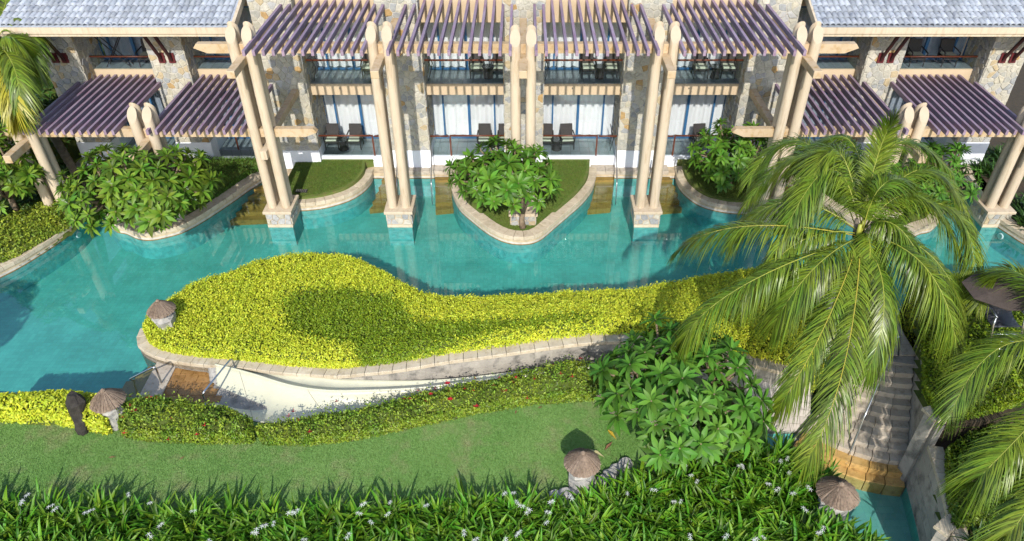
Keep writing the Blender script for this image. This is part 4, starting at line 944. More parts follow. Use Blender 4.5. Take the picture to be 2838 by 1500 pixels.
# golden hedge on the peninsula
inn = inset_line(_tip, .30)
GP3 = [Vector((p.x, p.y, p.z)) for p in PEN_N]+[at(2340, 800, 1.6), at(2330, 900, 1.7), at(2285, 985, 1.75)]
SOUTH3 = [Vector((inn[i].x, inn[i].y, _tip[i].z+.42)) for i in range(12, len(inn)-1, 3)]
GOLD = [(p.x, p.y) for p in GP3]+[(p.x, p.y) for p in SOUTH3[::-1]]
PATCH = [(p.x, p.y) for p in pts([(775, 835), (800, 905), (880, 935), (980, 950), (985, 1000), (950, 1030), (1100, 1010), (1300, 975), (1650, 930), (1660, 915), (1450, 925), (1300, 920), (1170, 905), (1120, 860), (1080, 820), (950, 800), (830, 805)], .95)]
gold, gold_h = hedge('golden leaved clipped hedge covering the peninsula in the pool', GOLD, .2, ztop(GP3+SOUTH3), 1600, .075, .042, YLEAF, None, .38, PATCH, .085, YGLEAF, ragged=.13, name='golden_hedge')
# left golden hedge
LH = pts([(-80, 1084), (60, 1080), (190, 1072), (285, 1085), (300, 1110), (280, 1160), (235, 1150), (190, 1140), (120, 1130), (-80, 1122)], 1.0)
hedge('golden hedge at the left edge above the lawn', LH, .3, 1.02, 900, .11, .06, YLEAF, None, .3, name='golden_hedge')
# flowering hedges
FH1 = pts([(318, 1112), (420, 1090), (560, 1118), (620, 1120), (690, 1152), (690, 1192), (560, 1195), (440, 1190), (330, 1180)], .85)
h1, f1 = hedge('short bushy hedge with red flowers beside the splash pad', FH1, .28, .96, 1100, .085, .042, GLEAF, 'red flowering hedges', .5, None, .22, ragged=.34, name='flowering_hedge')
FH2 = pts([(704, 1168), (850, 1140), (1000, 1118), (1160, 1088), (1310, 1060), (1460, 1030), (1600, 1010), (1700, 1005), (1720, 1055), (1640, 1075), (1480, 1085), (1330, 1110), (1160, 1145), (1000, 1180), (850, 1198), (722, 1196)], .85)
h2, f2 = hedge('long hedge with red flowers between water slide and lawn', FH2, .28, ztop([*[Vector((p.x, p.y, .80)) for p in FH2[:3]], *[Vector((p.x, p.y, 1.0)) for p in FH2[3:5]], *[Vector((p.x, p.y, 1.15)) for p in FH2[5:9]], *[Vector((p.x, p.y, .85)) for p in FH2[9:]]]), 1100, .085, .042, GLEAF, 'red flowering hedges', .5, None, .22, ragged=.34, name='flowering_hedge')
# other hedges
LB_ = pts([(-60, 730), (40, 690), (110, 650), (180, 610), (215, 575), (205, 545), (120, 560), (20, 600), (-60, 640)], .7)
hedge('variegated yellow green shrubs along the left pool kerb', LB_, .3, .85, 700, .11, .06, mat('variegated_leaf', (.30, .36, .035), .5, (.16, .24, .02), 2.5, isl=.5, hue=.02, trans=.3), None, .35, None, .12, name='shrub_bed')
LBD = pts([(-60, 640), (20, 600), (120, 560), (205, 545), (225, 500), (180, 450), (-60, 470)], .6)
hedge('dark shaded shrubs around the leftmost low columns', LBD, .3, .75, 450, .12, .05, DLEAF, None, .3, None, .12, name='shrub_bed')
EH = pts([(2565, 830), (2690, 762), (2900, 750), (3000, 760), (3000, 960), (2840, 1085), (2720, 1118), (2620, 1130), (2580, 1050), (2575, 930)], EZ+.45)
hedge('golden hedge under the lifeguard chair behind the stair', EH, EZ-.1, EZ+.42, 900, .09, .05, YGLEAF, None, .4, None, .08, name='golden_hedge')
EH2 = pts([(2540, 752), (2700, 750), (2838, 742), (2990, 740), (2990, 830), (2560, 850)], 2.75)
hedge('golden hedge strip along the pool behind the lifeguard chair', EH2, .2, 2.8, 900, .09, .05, YLEAF, None, .35, None, .08, name='golden_hedge')
RB_ = pts([(2640, 1230), (2700, 1190), (2838, 1120), (2950, 1080), (2950, 1370), (2838, 1390), (2740, 1425), (2660, 1430), (2645, 1350)], 2.2)
hedge('bushy yellow green hedge bed at the lower right corner', RB_, 1.6, 2.3, 700, .12, .06, mat('bright_bush_leaf', (.08, .17, .015), .45, (.24, .30, .02), 1.1, isl=.5, hue=.02, trans=.3), None, .5, None, .20, ragged=.2, name='shrub_bed')
# low ground cover on the wing islands
gcz = lambda x, y: .50+.11*np.clip(y-24.5, 0, 4)
GC1 = [(p.x, p.y) for p in inset_line(catmull([Vector((p.x, p.y, 0)) for p in EDGE_L[4:14]], 3), .42)]+[(-10.8, 28.4), (-16.0, 28.4)]
hedge('dense green ground cover on the left wing bed', GC1, .3, gcz, 600, .07, .04, mat('groundcover_leaf', (.07, .15, .015), .5, (.10, .20, .02), 2, isl=.4, trans=.3), None, .3, None, .04, name='ground_cover')
GC2 = [(-p[0], p[1]) for p in GC1]
hedge('dense green ground cover on the right wing bed', GC2, .3, gcz, 600, .07, .04, MT['groundcover_leaf'], None, .3, None, .04, name='ground_cover')
BT = [(-25, 27.5), (-20.0, 27.5), (-19.7, 31), (-19.7, 36), (-27, 36)]
hedge('tall dark shrubs beside the end of the left wing', BT, .2, 3.2, 110, .35, .10, DLEAF, None, .8, None, .5, name='shrub_bed')

# red hibiscus flowers, each one sitting on its hedge
FLW = MB()
for k in range(5):
    a = 2*math.pi*k/5; d = Vector((math.cos(a), math.sin(a), .35)); s_ = Vector((-math.sin(a), math.cos(a), 0)); FLW.add([(0, 0, 0), d*.05+s_*.035, d*.085, d*.05-s_*.035], [(0, 1, 2, 3)])
FLW.tube([(0, 0, 0), (0, 0, .08)], .006, 5); FLM = FLW.mesh('red_flower', PETALR)
def red(pxs, hf, where):
    for (x, y) in pxs:
        p = at(x, y, .9); z = float(hf(np.array([p.x]), np.array([p.y]))[0][0]); p = at(x, y, max(.4, z)); z = float(hf(np.array([p.x]), np.array([p.y]))[0][0])
        o = put('red_flower', FLM, M=Matrix.Translation((p.x, p.y, max(p.z, .35)+.03)) @ Matrix.Rotation(random.uniform(-.9, -.2), 4, 'X') @ Matrix.Rotation(random.uniform(0, 6), 4, 'Z') @ Matrix.Scale(random.uniform(.8, 1.25), 4))
        tag(o, 'small red flower among the leaves of '+where, 'flower', 'red flowers on '+where)
red([(344, 1105), (361, 1102), (361, 1128), (413, 1105), (436, 1107), (373, 1141), (339, 1160), (345, 1204), (444, 1176), (475, 1164), (468, 1222), (546, 1208), (568, 1183), (598, 1170), (322, 1130), (297, 1142)], f1, 'the short hedge beside the splash pad')
red([(801, 1157), (814, 1144), (827, 1168), (859, 1201), (933, 1116), (1014, 1171), (1120, 1109), (1137, 1109), (1158, 1086), (1167, 1094), (1180, 1116), (1194, 1095), (1206, 1082), (1240, 1066), (1248, 1088), (1196, 1123), (1288, 1081), (1248, 1110), (1311, 1086), (1317, 1053), (1384, 1051), (1369, 1073), (1421, 1064), (1431, 1050), (1429, 1092), (1480, 1054), (1482, 1079), (1526, 1076), (1533, 1015), (1554, 1040), (1586, 1048), (1609, 997), (1320, 1130), (1461, 1108), (1397, 1086), (1670, 1050)], f2, 'the long hedge above the lawn')

# ------------------------------------------------------------------ grass
def grass(name, label, poly, z, dens, h, m, tilt=0):
    P = [(p[0], p[1]) for p in poly]; xs = [p[0] for p in P]; ys = [p[1] for p in P]; n = int((max(xs)-min(xs))*(max(ys)-min(ys))*dens)
    x = rng.uniform(min(xs), max(xs), n); y = rng.uniform(min(ys), max(ys), n); k = inpoly(P, x, y)
    x, y = x[k], y[k]; n = len(x); a = rng.uniform(0, 6.283, n); hh = h*rng.uniform(.5, 1.4, n); lean = rng.normal(0, .5, (n, 2))*hh[:, None]; w = .012
    B = np.stack([x, y, z+tilt*(y-23.9)], 1); S = np.stack([np.cos(a)*w, np.sin(a)*w, np.zeros(n)], 1); T = B+np.stack([lean[:, 0], lean[:, 1], hh], 1)
    V = np.stack([B-S, B+S, T], 1).reshape(-1, 3); F = np.arange(3*n).reshape(-1, 3)
    o = put(name, npmesh(name, V, F, m)); tag(o, label, 'grass', kind='stuff'); return o
LAWNP = pts([(-60, 1150), (200, 1165), (330, 1180), (560, 1200), (740, 1200), (1000, 1180), (1330, 1112), (1650, 1072), (1740, 1075), (1800, 1180), (1720, 1330), (1500, 1400), (-60, 1440)], .3)
grass('grass', 'short mown grass blades of the lawn', LAWNP, .29, 3600, .035, BLADE)
for P_, e, l in ((P_A, EDGE_A, 'left'), (P_C, EDGE_C, 'central'), (P_B, EDGE_B, 'right')):
    ie = inset_line(catmull([Vector((p.x, p.y, 0)) for p in e], 4), .42); grass('grass', 'short grass on the %s pool bed' % l, [(p.x, p.y) for p in ie]+[(P_[-2].x, 28.4), (P_[-1].x, 28.4)], .325, 2600, .045, BLADE2, .07)

# fallen leaves on the lawn
LFM = MB(); LFM.add([(-.14, 0, .015), (-.02, .035, .03), (.14, .0, .01), (-.02, -.035, .03)], [(0, 1, 2, 3)]); LF0 = LFM.mesh('fallen_leaf', mat('yellow_dead_leaf', (.50, .34, .03), .6, trans=.2)); LF1 = LFM.mesh('fallen_leaf', mat('pale_dead_leaf', (.45, .40, .20), .7, trans=.2)); LF2 = LFM.mesh('fallen_leaf', mat('brown_dead_leaf', (.20, .10, .05), .8))
for (x, y, a, me, sc, l) in ((1695, 1205, -1.0, LF0, 1.6, 'large yellow fallen leaf on the lawn right of lamp shadow'), (1655, 1258, -.6, LF1, 1.7, 'pale narrow fallen leaf touching the lawn lamp'), (1687, 1237, .9, LF2, 1.4, 'brown curled fallen leaf near the frangipani'), (1690, 1150, .1, LF2, 1.0, 'small brown fallen leaf under the frangipani edge'), (1497, 1130, .4, LF2, .6, 'tiny brown leaf on the lawn below the long hedge'), (1430, 1142, 1.3, LF2, .6, 'tiny reddish brown leaf at the lawn edge'), (311, 1268, .2, LF2, .7, 'tiny dark leaf on the left part of the lawn'), (505, 1270, .9, LF2, .6, 'tiny dark leaf in the middle left of the lawn')):
    p = at(x, y, .33); tag(put('fallen_leaf', me, M=Matrix.Translation(p) @ Matrix.Rotation(a, 4, 'Z') @ Matrix.Scale(sc, 4)), l, 'leaf', 'fallen leaves on the lawn')
# edging stones between lawn and lilies
for k, (x, y) in enumerate(((1570, 1365), (1600, 1360), (1672, 1330), (1690, 1312), (1712, 1298), (1735, 1282), (1540, 1372))):
    p = at(x, y, .36); rd = random.Random(k); q = MB(); n = 8; V = []
    for j, (rr, zz) in enumerate(((.16, .2), (.17, .34), (.12, .42))):
        for i in range(n): a = 6.283*i/n; V.append((p.x+rr*1.25*math.cos(a)*rd.uniform(.85, 1.15), p.y+rr*math.sin(a)*rd.uniform(.85, 1.15), zz))
    q.add(V, [(j*n+i, j*n+(i+1) % n, (j+1)*n+(i+1) % n, (j+1)*n+i) for j in range(2) for i in range(n)]+[tuple(range(2*n, 3*n))])
    tag(q.build('edging_stone', LROCK), 'rounded grey edging stone between lawn and lily bed', 'stone', 'edging stones by the lawn lamp')

# ------------------------------------------------------------------ strap leaved plants
def straps(name, label, poly, z0, dens, nl, L, W, m, zfun=None, up=(.35, 1.1), kind='stuff', rim=True):
    P = [(p[0], p[1]) for p in poly]; xs = [p[0] for p in P]; ys = [p[1] for p in P]; n = int((max(xs)-min(xs))*(max(ys)-min(ys))*dens)
    x = rng.uniform(min(xs), max(xs), n); y = rng.uniform(min(ys), max(ys), n); k = inpoly(P, x, y); x, y = x[k], y[k]
    x = np.repeat(x, nl); y = np.repeat(y, nl); n = len(x); a = rng.uniform(0, 6.283, n); el = rng.uniform(up[0], up[1], n)**1.0*1.25; l = L*rng.uniform(.55, 1.25, n)*(1+.30*wob(x, y, 1.6)); w = W*rng.uniform(.7, 1.25, n)
    seg = 5; H = np.stack([np.cos(a), np.sin(a)], 1); S = np.stack([-np.sin(a), np.cos(a), np.zeros(n)], 1); roll = rng.normal(0, .25, n)
    p = np.stack([x+H[:, 0]*.03, y+H[:, 1]*.03, np.full(n, z0)], 1); e = np.minimum(el, 1.5); V = []; bend = rng.uniform(.12, .42, n)
    wp = [.55, .95, 1.0, .85, .55, .03]
    for s in range(seg+1):
        D = np.stack([H[:, 0]*np.cos(e), H[:, 1]*np.cos(e), np.sin(e)], 1); Up = np.cross(S, D)*-1
        Sr = S*np.cos(roll)[:, None]+Up*np.sin(roll)[:, None]
        ww = (w*wp[s]*.5)[:, None]; V += [p-Sr*ww+Up*ww*.35, p-Up*ww*.15, p+Sr*ww+Up*ww*.35]
        p = p+D*(l/seg)[:, None]; e = e-bend*(.5+.5*s/seg)
    V = np.stack(V, 1).reshape(-1, 3); b = np.arange(n)*(3*(seg+1)); F = []
    for s in range(seg):
        for c in range(2): o = 3*s+c; F.append(np.stack([b+o, b+o+1, b+o+4, b+o+3], 1))
    F = np.stack(F, 1).reshape(-1, 4); o = put(name, npmesh(name, V, F, m, smooth=True)); tag(o, label, 'plants', kind=kind); return o
LILYP = pts([(-80, 1398), (200, 1405), (450, 1425), (700, 1422), (900, 1428), (1100, 1415), (1300, 1395), (1500, 1405), (1640, 1395), (1720, 1350), (1790, 1310), (1950, 1290), (2080, 1255), (2190, 1250), (2270, 1300), (2290, 1350), (2240, 1400), (2270, 1450), (2400, 1500), (2450, 1600), (-80, 1620)], .5)
struct(MB().prism([(p.x, p.y) for p in LILYP], .28, .315).build('soil', SOIL))
straps('spider_lily_bed', 'dense bed of strap leaved spider lilies along the bottom', LILYP, .3, 20, 13, .74, .085, LILY, up=(.38, 1.12))
straps('lily_border', 'dark strap leaved plants beside the right wing terrace', pts([(2690, 440), (2830, 420), (2870, 470), (2780, 500), (2720, 490)], .4), .3, 14, 12, .8, .07, DLEAF, up=(.4, 1.1))
straps('lily_border', 'dark strap leaved plants on the right bank kerb', pts([(2790, 570), (2900, 550), (2950, 650), (2838, 640)], .4), .3, 14, 12, .7, .07, DLEAF, up=(.4, 1.1))
straps('lily_border', 'dark strap leaved plants in the far lower right corner', pts([(2700, 1480), (2838, 1440), (2900, 1600), (2650, 1600)], 1.7), 1.66, 14, 12, .6, .06, DLEAF, up=(.3, 1.0))
# white spider flowers
def spider():
    t = thing('spider_lily_flower', 'x', 'flower'); MB().tube([(0, 0, -.3), (.02, .01, .45), (.0, 0, .78)], .012, 5).build('stem', FSTEM, t, local=True)
    for c in range(2):
        ca = 2*math.pi*c/3+.4; C0 = Vector((.07*math.cos(ca), .07*math.sin(ca), .82+.03*c)); q = MB()
        for k in range(6):
            a = 2*math.pi*k/6+c; d = Vector((math.cos(a), math.sin(a), .25)); s_ = Vector((-math.sin(a), math.cos(a), 0))*.009
            q.add([C0-s_*.6, C0+s_*.6, C0+d*.055+s_*1.0, C0+d*.055-s_*1.0, C0+d*.10+s_*.3-Vector((0, 0, .03)), C0+d*.10-s_*.3-Vector((0, 0, .03))], [(0, 1, 2, 3), (3, 2, 4, 5)])
        q.build('blossom', PETALW, t, local=True)
    return t
SP0 = spider(); fl = []
SPX = [(70, 1368), (65, 1385), (145, 1403), (160, 1410), (235, 1420), (250, 1418), (352, 1368), (410, 1388), (447, 1446), (420, 1480), (530, 1422), (578, 1500), (705, 1470), (730, 1455), (757, 1447), (808, 1412), (815, 1418), (702, 1468), (1006, 1385), (990, 1420), (1077, 1420), (1076, 1392), (1022, 1445), (965, 1487), (1178, 1400), (845, 1497), (1425, 1365), (1430, 1392), (1442, 1395), (1462, 1406), (1470, 1412), (1395, 1370), (1280, 1478), (1325, 1492), (1425, 1475), (1450, 1470), (1412, 1490), (1530, 1380), (1576, 1373), (1520, 1412), (1525, 1445), (1740, 1367), (1810, 1355), (1866, 1385), (1887, 1388), (1912, 1315), (1905, 1482), (2003, 1483), (2045, 1282), (2060, 1290), (2128, 1340), (2148, 1350), (2165, 1280), (2190, 1305), (2185, 1265), (2240, 1348), (2205, 1372), (2120, 1490), (2100, 1492), (2280, 1463), (2275, 1470), (1895, 1290), (1928, 1330), (2230, 1412)]
for i, (x, y) in enumerate(SPX):
    p = at(x, y, 1.1); o = SP0 if i == 0 else copy_tree(SP0); s = random.uniform(.5, .78)
    o.location = (p.x, p.y, 1.06-.84*s); o.rotation_euler = (random.uniform(-.12, .12), random.uniform(-.12, .12), random.uniform(0, 6)); o.scale = (s, s, s)
    o['label'] = 'white spider lily blossom rising above the strap leaves'; o['group'] = 'white spider lily blossoms in the bottom bed'

# ------------------------------------------------------------------ frangipani trees
def big_leaf(L, W, m, name='leaf'):
    V = []; F = []; n = 5; wp = [.12, .55, .95, 1.0, .62, .02]
    for s in range(n+1):
        k = s/n; x = L*k; z = -.22*L*k*k+.05*L*k; w = W*.5*wp[s]; V += [(x, -w, z+w*.28), (x, 0, z), (x, w, z+w*.28)]
    for s in range(n):
        for c in range(2): o = 3*s+c; F.append((o, o+3, o+4, o+1))
    return npmesh(name, V, F, m, smooth=True)
FLO = MB()
for c in range(4):
    cx, cy = .06*math.cos(c*1.7), .06*math.sin(c*1.7)
    for k in range(5):
        a = 2*math.pi*k/5+c; d = Vector((math.cos(a), math.sin(a), .4)); s_ = Vector((-math.sin(a), math.cos(a), 0)); C0 = Vector((cx, cy, .03*c)); FLO.add([C0, C0+d*.035+s_*.02, C0+d*.06, C0+d*.035-s_*.02], [(0, 1, 2, 3)])
FRW = FLO.mesh('flower_cluster', PETALW); FRP = FLO.mesh('flower_cluster', mat('pink_petal', (.78, .52, .48), .7, trans=.3))
def frangipani(label, base, cen, rad, nros, leafL, m, seed, flow=6, fm=None, low=-.25, minfor=.0, nleaf=20, keep=300, flat=1.0):
    rd = random.Random(seed); t = thing('frangipani_tree', label, 'tree', base, 'frangipani trees'); base = Vector(base); cen = Vector(cen); ros = []
    tries = 0; md_ = leafL*.98
    while len(ros) < nros and tries < 6000:
        tries += 1; v = Vector((rd.gauss(0, 1), rd.gauss(0, 1), rd.gauss(0, 1))); v.normalize()
        if v.z < low: continue
        k = rd.uniform(.82, 1.06) if rd.random() < .8 else rd.uniform(.5, .8); k *= 1+.16*math.sin(v.x*5+seed)*math.cos(v.y*4+seed)
        p = cen+Vector((v.x*rad[0]*k, v.y*rad[1]*k, v.z*rad[2]*k))
        if p.z < base.z+.35 or any((p-q[0]).length < md_ for q in ros): continue
        ros.append((p, v)); 
        if tries % 400 == 0: md_ *= .92
    leaf = big_leaf(leafL, leafL*.285, m); lv = np.array([v.co[:] for v in leaf.vertices]); lf = np.array([tuple(p.vertices) for p in leaf.polygons]); Ms = []
    fork = base+Vector((0, 0, min(.7, (cen.z-base.z)*.35))); wood = MB(); wood.tube([base, base.lerp(fork, .5)+Vector((rd.uniform(-.06, .06), rd.uniform(-.06, .06), 0)), fork], [.13, .11, .10], 8)
    mains = []
    for k in range(6):
        a = 2*math.pi*k/6+rd.uniform(-.3, .3); e = cen+Vector((math.cos(a)*rad[0]*.45, math.sin(a)*rad[1]*.45, -rad[2]*.1)); md2 = fork.lerp(e, .5)+Vector((0, 0, -.12)); wood.tube([fork, md2, e], [.085, .07, .055], 7); mains.append(e)
    for (p, v) in ros:
        e = min(mains, key=lambda q: (q-p).length); ax = (Vector((v.x, v.y, max(v.z, .15)+.55))).normalized()
        wood.tube([e, e.lerp(p, .55)+Vector((0, 0, -.08)), p-ax*.12, p+ax*.03], [.045, .038, .03, .022], 6)
        q = ax.to_track_quat('Z', 'Y'); rs = rd.uniform(.74, 1.16); nl = nleaf+rd.randint(-4, 3); off = rd.uniform(0, 6.28)
        for j in range(nl):
            k = j/nl; a = off+j*2.39996; el = R(-12+78*k**1.4)+rd.uniform(-.12, .12); sc = rs*(1.0-.45*k**2)*rd.uniform(.8, 1.15)
            Ms.append(Matrix.Translation(p) @ q.to_matrix().to_4x4() @ Matrix.Rotation(a, 4, 'Z') @ Matrix.Rotation(-el, 4, 'Y') @ Matrix.Rotation(rd.uniform(-.35, .35), 4, 'X') @ Matrix.Scale(sc, 4))
    wood.build('trunk', BARK, t, True)
    order = sorted(range(len(Ms)), key=lambda i: (Ms[i].translation-camo.location).length+rd.uniform(0, .4)); sel = set(order[:keep])
    for i in order[:keep]: put('leaf', leaf, t, M=Ms[i])
    rest = [i for i in range(len(Ms)) if i not in sel]
    if rest:
        A = np.array([np.array(Ms[i]) for i in rest]); V = np.einsum('nij,kj->nki', A[:, :3, :3], lv)+A[:, None, :3, 3]; F = (lf[None]+(np.arange(len(rest))*len(lv))[:, None, None]).reshape(-1, 4)
        put('leaf', npmesh('leaf', V.reshape(-1, 3), F, m, smooth=True), t)['kind'] = 'stuff'
    fr = [r for r in ros if r[1].y < .4 or r[1].z > .4]; rd.shuffle(fr)
    for (p, v) in fr[:flow]: put('flower_cluster', fm or FRW, t, M=Matrix.Translation(p+Vector((v.x, v.y, v.z+.6)).normalized()*.14) @ Matrix.Rotation(-.6, 4, 'X'))
def below(c, z): return Vector((c.x, c.y, z))
c = at(378, 520, 2.75); frangipani('broad frangipani tree with white flowers on the left wing bed', at(395, 620, .4), c, (2.45, 1.85, 1.25), 190, .48, FRANGI_Y, 1, 7, low=-.6)
c = at(-12, 470, 2.6); frangipani('frangipani tree cut by the left edge above variegated shrubs', at(50, 590, .5), c, (1.55, 1.6, 1.5), 80, .46, FRANGI_Y, 2, 3, low=-.55)
c = at(1408, 494, 2.95); frangipani('frangipani tree with crooked bare trunk on the central pool bed', at(1449, 632, .36), c, (1.9, 1.45, 1.05), 88, .49, FRANGI, 3, 10, low=-.3)
c = at(2040, 428, 2.2); frangipani('frangipani tree on the right grass bed below the fourth bay', at(2015, 528, .36), c, (1.6, 1.35, 1.1), 62, .44, FRANGI, 4, 2, low=-.55)
c = at(2560, 490, 2.1); frangipani('frangipani tree half hidden behind the coconut palm on the right wing bed', at(2550, 560, .36), c, (1.9, 1.7, 1.2), 90, .44, FRANGI_G, 5, 3, low=-.55)
c = at(1890, 1080, 2.4); frangipani('large leaved frangipani with pink flowers between lawn and ramp', at(1900, 1180, .3), c, (1.95, 1.95, 1.15), 80, .54, FRANGI_G, 6, 10, FRP, low=-.4, nleaf=19)

# ------------------------------------------------------------------ palms
def frond(par, P0, P1, P2, nl=190, LL=.85, W=.027, m=PALM, droop=.55, rm=RACHIS, r0=.018, seed=0, flat=0.0):
    P0, P1, P2 = Vector(P0), Vector(P1), Vector(P2); Cc = P1*2-P0*.5-P2*.5
    f = lambda t: P0*(1-t)**2+Cc*2*t*(1-t)+P2*t*t
    path = [f(k/14) for k in range(15)]; fr = MB().tube(path, [r0*(1-.85*k/14) for k in range(15)], 6).build('frond', rm, par, True)
    T = np.repeat(np.linspace(.10, .995, nl), 2); sd = np.tile([1., -1.], nl); n = len(T); T = np.clip(T+rng.normal(0, .003, n), .05, 1)
    p0, c0, p2 = np.array(P0), np.array(Cc), np.array(P2)
    B = p0*(1-T)[:, None]**2+c0*(2*T*(1-T))[:, None]+p2*(T*T)[:, None]; D = unit((c0-p0)*(1-T)[:, None]+(p2-c0)*T[:, None])
    S = unit(np.cross(D, np.array([0, 0, 1.]))); U = np.cross(S, D)
    S = S*sd[:, None]; al = R(62)-R(38)*T+rng.normal(0, .11, n); el = .30+rng.normal(0, .16, n)-flat
    d = D*np.cos(al)[:, None]+S*(np.sin(al)*np.cos(el))[:, None]+U*(np.sin(al)*np.sin(el))[:, None]
    L = LL*np.sin(np.clip(.22+T*2.55, 0, 3.0))**.6*rng.uniform(.8, 1.12, n)*np.where(T > .9, .75, 1); dr = droop*rng.uniform(.6, 1.4, n); g = np.array([0, 0, -1.])
    Wd = unit(np.cross(d, U)); V = []; wp = [.5, 1, .95, .6, .05]
    for s in range(5):
        k = s/4; q = B+d*(L*k*(1-.18*dr*k))[:, None]+g*(L*dr*k*k)[:, None]; ww = Wd*(W*wp[s]*.5); V += [q-ww, q+ww]
    V = np.stack(V, 1).reshape(-1, 3); b = np.arange(n)*10; F = np.stack([np.stack([b+2*s, b+2*s+1, b+2*s+3, b+2*s+2], 1) for s in range(4)], 1).reshape(-1, 4)
    put('leaflet', npmesh('leaflet', V, F, m), fr)['kind'] = 'stuff'
def palm_trunk(par, b, t, r0, r1):
    n = 26; P = []; rr = []
    for k in range(n*2+1):
        u = k/(n*2); P.append(Vector(b).lerp(Vector(t), u)+Vector((.06*math.sin(u*3), 0, 0))); rr.append((r0+(r1-r0)*u)*(1.07 if k % 2 else .96))
    MB().tube(P, rr, 14).build('trunk', PBARK, par)
pb = at(2283, 945, 1.6); pc = Vector((pb.x+.05, pb.y+.05, 5.35))
pm = thing('coconut_palm', 'coconut palm with drooping fronds rising beside the stone stair', 'palm', pb)
palm_trunk(pm, (pb.x, pb.y, .3), pc, .17, .13)
FR = [((2250, 430, 6.8), (2065, 570, 5.2)), ((2350, 385, 7.2), (2180, 480, 6.1)), ((2540, 540, 6.3), (2665, 720, 4.8)),   # (mid px, mid z), (tip px, tip z)
 ((2060, 628, 5.9), (1866, 705, 4.7)), ((2046, 800, 5.2), (1885, 965, 3.7)), ((2255, 745, 5.4), (2145, 900, 4.1)), ((2285, 905, 4.6), (2150, 1140, 2.7)), ((2340, 1010, 4.3), (2222, 1300, 2.3)),
 ((2410, 720, 5.3), (2362, 900, 3.9)), ((2590, 775, 5.5), (2655, 1080, 3.2)), ((2630, 575, 5.9), (2705, 830, 4.2)), ((2300, 470, 6.9), (2150, 700, 5.4)), ((2230, 395, 6.7), (2075, 500, 5.6)),
 ((2430, 440, 7.2), (2490, 315, 8.4)), ((2560, 470, 6.6), (2700, 640, 5.3)), ((2480, 400, 7.0), (2640, 480, 6.3)), ((2180, 560, 6.0), (2020, 680, 4.6)), ((2450, 820, 4.9), (2400, 1040, 3.2)),
 ((2320, 420, 7.2), (2230, 560, 6.3)), ((2500, 640, 5.9), (2600, 850, 4.3)), ((2200, 680, 5.5), (2060, 860, 4.1)), ((2440, 520, 6.9), (2520, 500, 6.8)), ((2570, 700, 5.5), (2680, 900, 3.9))]
for i, (a, b) in enumerate(FR):
    off = Vector((random.uniform(-.08, .08), random.uniform(-.08, .08), random.uniform(-.05, .2))); frond(pm, pc+off, at(*a), at(*b), rm=RACHIS2 if i in (6, 7, 3) else RACHIS, droop=.18 if i == 13 else random.uniform(.65, 1.15), LL=.62 if i == 13 else random.uniform(.8, 1.1))
for k in range(5): a = k*1.26; MB().tube([pc+Vector((.1*math.cos(a), .1*math.sin(a), -.1)), pc+Vector((.22*math.cos(a), .22*math.sin(a), .45))], [.09, .05], 6).build('leaf_base', RACHIS if k % 2 else PBARK, pm, True)
# palm beyond the right edge
p2 = at(3010, 1010, 4.4); pr = thing('coconut_palm', 'palm whose fronds reach in from the right edge over the hedge bed', 'palm', (p2.x, p2.y, .9)); palm_trunk(pr, (p2.x, p2.y, .9), p2, .17, .13)
for a, b in (((2790, 955, 4.9), (2630, 1160, 3.4)), ((2810, 1225, 4.3), (2690, 1345, 3.3)), ((2830, 760, 5.3), (2715, 840, 4.4)), ((2880, 1350, 3.9), (2760, 1500, 2.8)), ((3150, 800, 5.5), (3300, 900, 4.5)), ((3200, 1100, 5), (3350, 1300, 3.5)), ((3000, 780, 6), (3000, 600, 5))): frond(pr, p2, at(*a), at(*b), droop=random.uniform(.5, .8), LL=.95)
# palm at the left edge
p3 = at(-15, 120, 6.6); pl = thing('coconut_palm', 'palm at the upper left corner with yellowing fronds', 'palm', (p3.x-.3, p3.y, .3)); palm_trunk(pl, (p3.x+.9, p3.y+.2, .3), p3, .17, .14)
for i, (a, b) in enumerate((((60, 60, 7.1), (95, 240, 5.3)), ((40, 190, 6.2), (60, 330, 4.7)), ((85, -20, 7.5), (135, 50, 6.9)), ((10, 150, 6.3), (20, 310, 4.8)), ((45, 110, 6.8), (110, 210, 5.4)), ((-60, 160, 6.5), (-120, 320, 4.6)), ((30, -40, 7.7), (50, -90, 7.6)), ((-80, 20, 7.3), (-170, 60, 6.4)), ((30, 250, 5.6), (50, 350, 4.3)))): frond(pl, p3, at(*a), at(*b), droop=random.uniform(.5, .9), LL=.9, W=.05, m=PALM if i != 8 else mat('yellow_leaflet', (.36, .33, .03), .4, isl=.3, trans=.3))
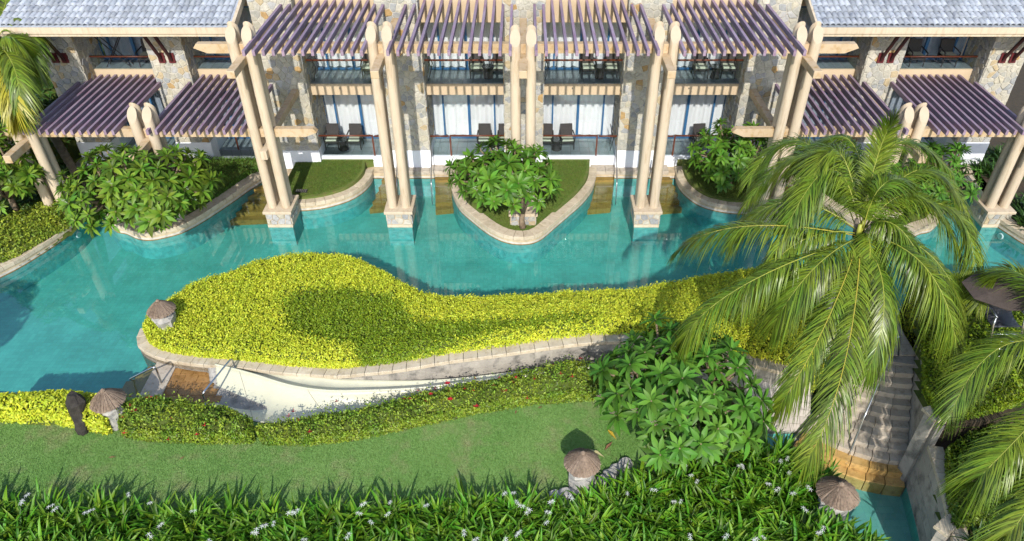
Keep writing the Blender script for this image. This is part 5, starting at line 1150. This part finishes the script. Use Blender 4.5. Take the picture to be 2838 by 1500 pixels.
# shade tree beyond the left edge of the picture, its shadow lies on the pool
tp = Vector((-19.6, 10.3, .3)); st_ = thing('shade_tree', 'leafy tree beyond the left edge whose shadow falls on the pool', 'tree', tp)
MB().tube([tp, tp+Vector((.1, .1, 2.5)), tp+Vector((0, .1, 4.2))], [.2, .16, .1], 9).build('trunk', BARK, st_, True)
n = 5000; d = unit(rng.normal(0, 1, (n, 3))); rr = rng.random(n)**.4; C = np.array([tp.x, tp.y, 5.6])+d*rr[:, None]*np.array([1.9, 1.7, 1.9]); V, F = leaf_mesh(C, d, .28, .14); put('crown', npmesh('crown', V, F, DLEAF), st_)['kind'] = 'stuff'

# ------------------------------------------------------------------ small fittings
def pool_light(p, nrm, label):
    q = Vector(nrm).normalized().to_track_quat('Z', 'Y').to_matrix().to_4x4(); t = thing('pool_light', label, 'pool light', p, 'round pool lights')
    M = Matrix.Translation(p) @ q
    m1 = MB().lathe([(.13, -.03), (.13, .02), (.11, .035)], n=20); m1.v = [tuple(M @ Vector(v)) for v in m1.v]; m1.build('rim', WHITE, t)
    m2 = MB().lathe([(.105, .02), (.10, .045), (.05, .055)], n=20); m2.v = [tuple(M @ Vector(v)) for v in m2.v]; m2.build('lens', STEEL, t)
a, b = at(159, 677, 0), at(211, 638, 0); d = (b-a).normalized(); pool_light(a.lerp(b, 1.0)+Vector((d.y*.02, -d.x*.02, -.22)), (d.y, -d.x, 0), 'round white pool light in the left bank wall')
a, b = at(2751, 619, 0), at(2802, 655, 0); d = (b-a).normalized(); pool_light(a.lerp(b, .6)+Vector((d.y*.02, -d.x*.02, -.25)), (d.y, -d.x, 0), 'round white pool light in the right bank wall')
g = at(836, 530, .50); dg = thing('drain_grate', 'small dark drain grate in the left grass bed', 'drain', g)
MB().box(g.x-.24, g.x+.24, g.y-.10, g.y+.10, .40, g.z+.03).build('frame', CANVAS, dg)
for k in range(6): MB().box(g.x-.22+k*.075, g.x-.18+k*.075, g.y-.085, g.y+.085, g.z+.028, g.z+.045).build('bar', STEEL, dg)

struct(MB().prism([(6.6, 6), (W0[-1].x+.05, 6), (W0[0].x+.05, W0[0].y), (W0[0].x+.05, 12.2), (8.0, 13.2), (6.6, 13.2)], -.88, -.40).build('pool_floor', tile_mat('pale_mosaic', (.15, .40, .36), (.115, .33, .30), .2, .4, .15)))
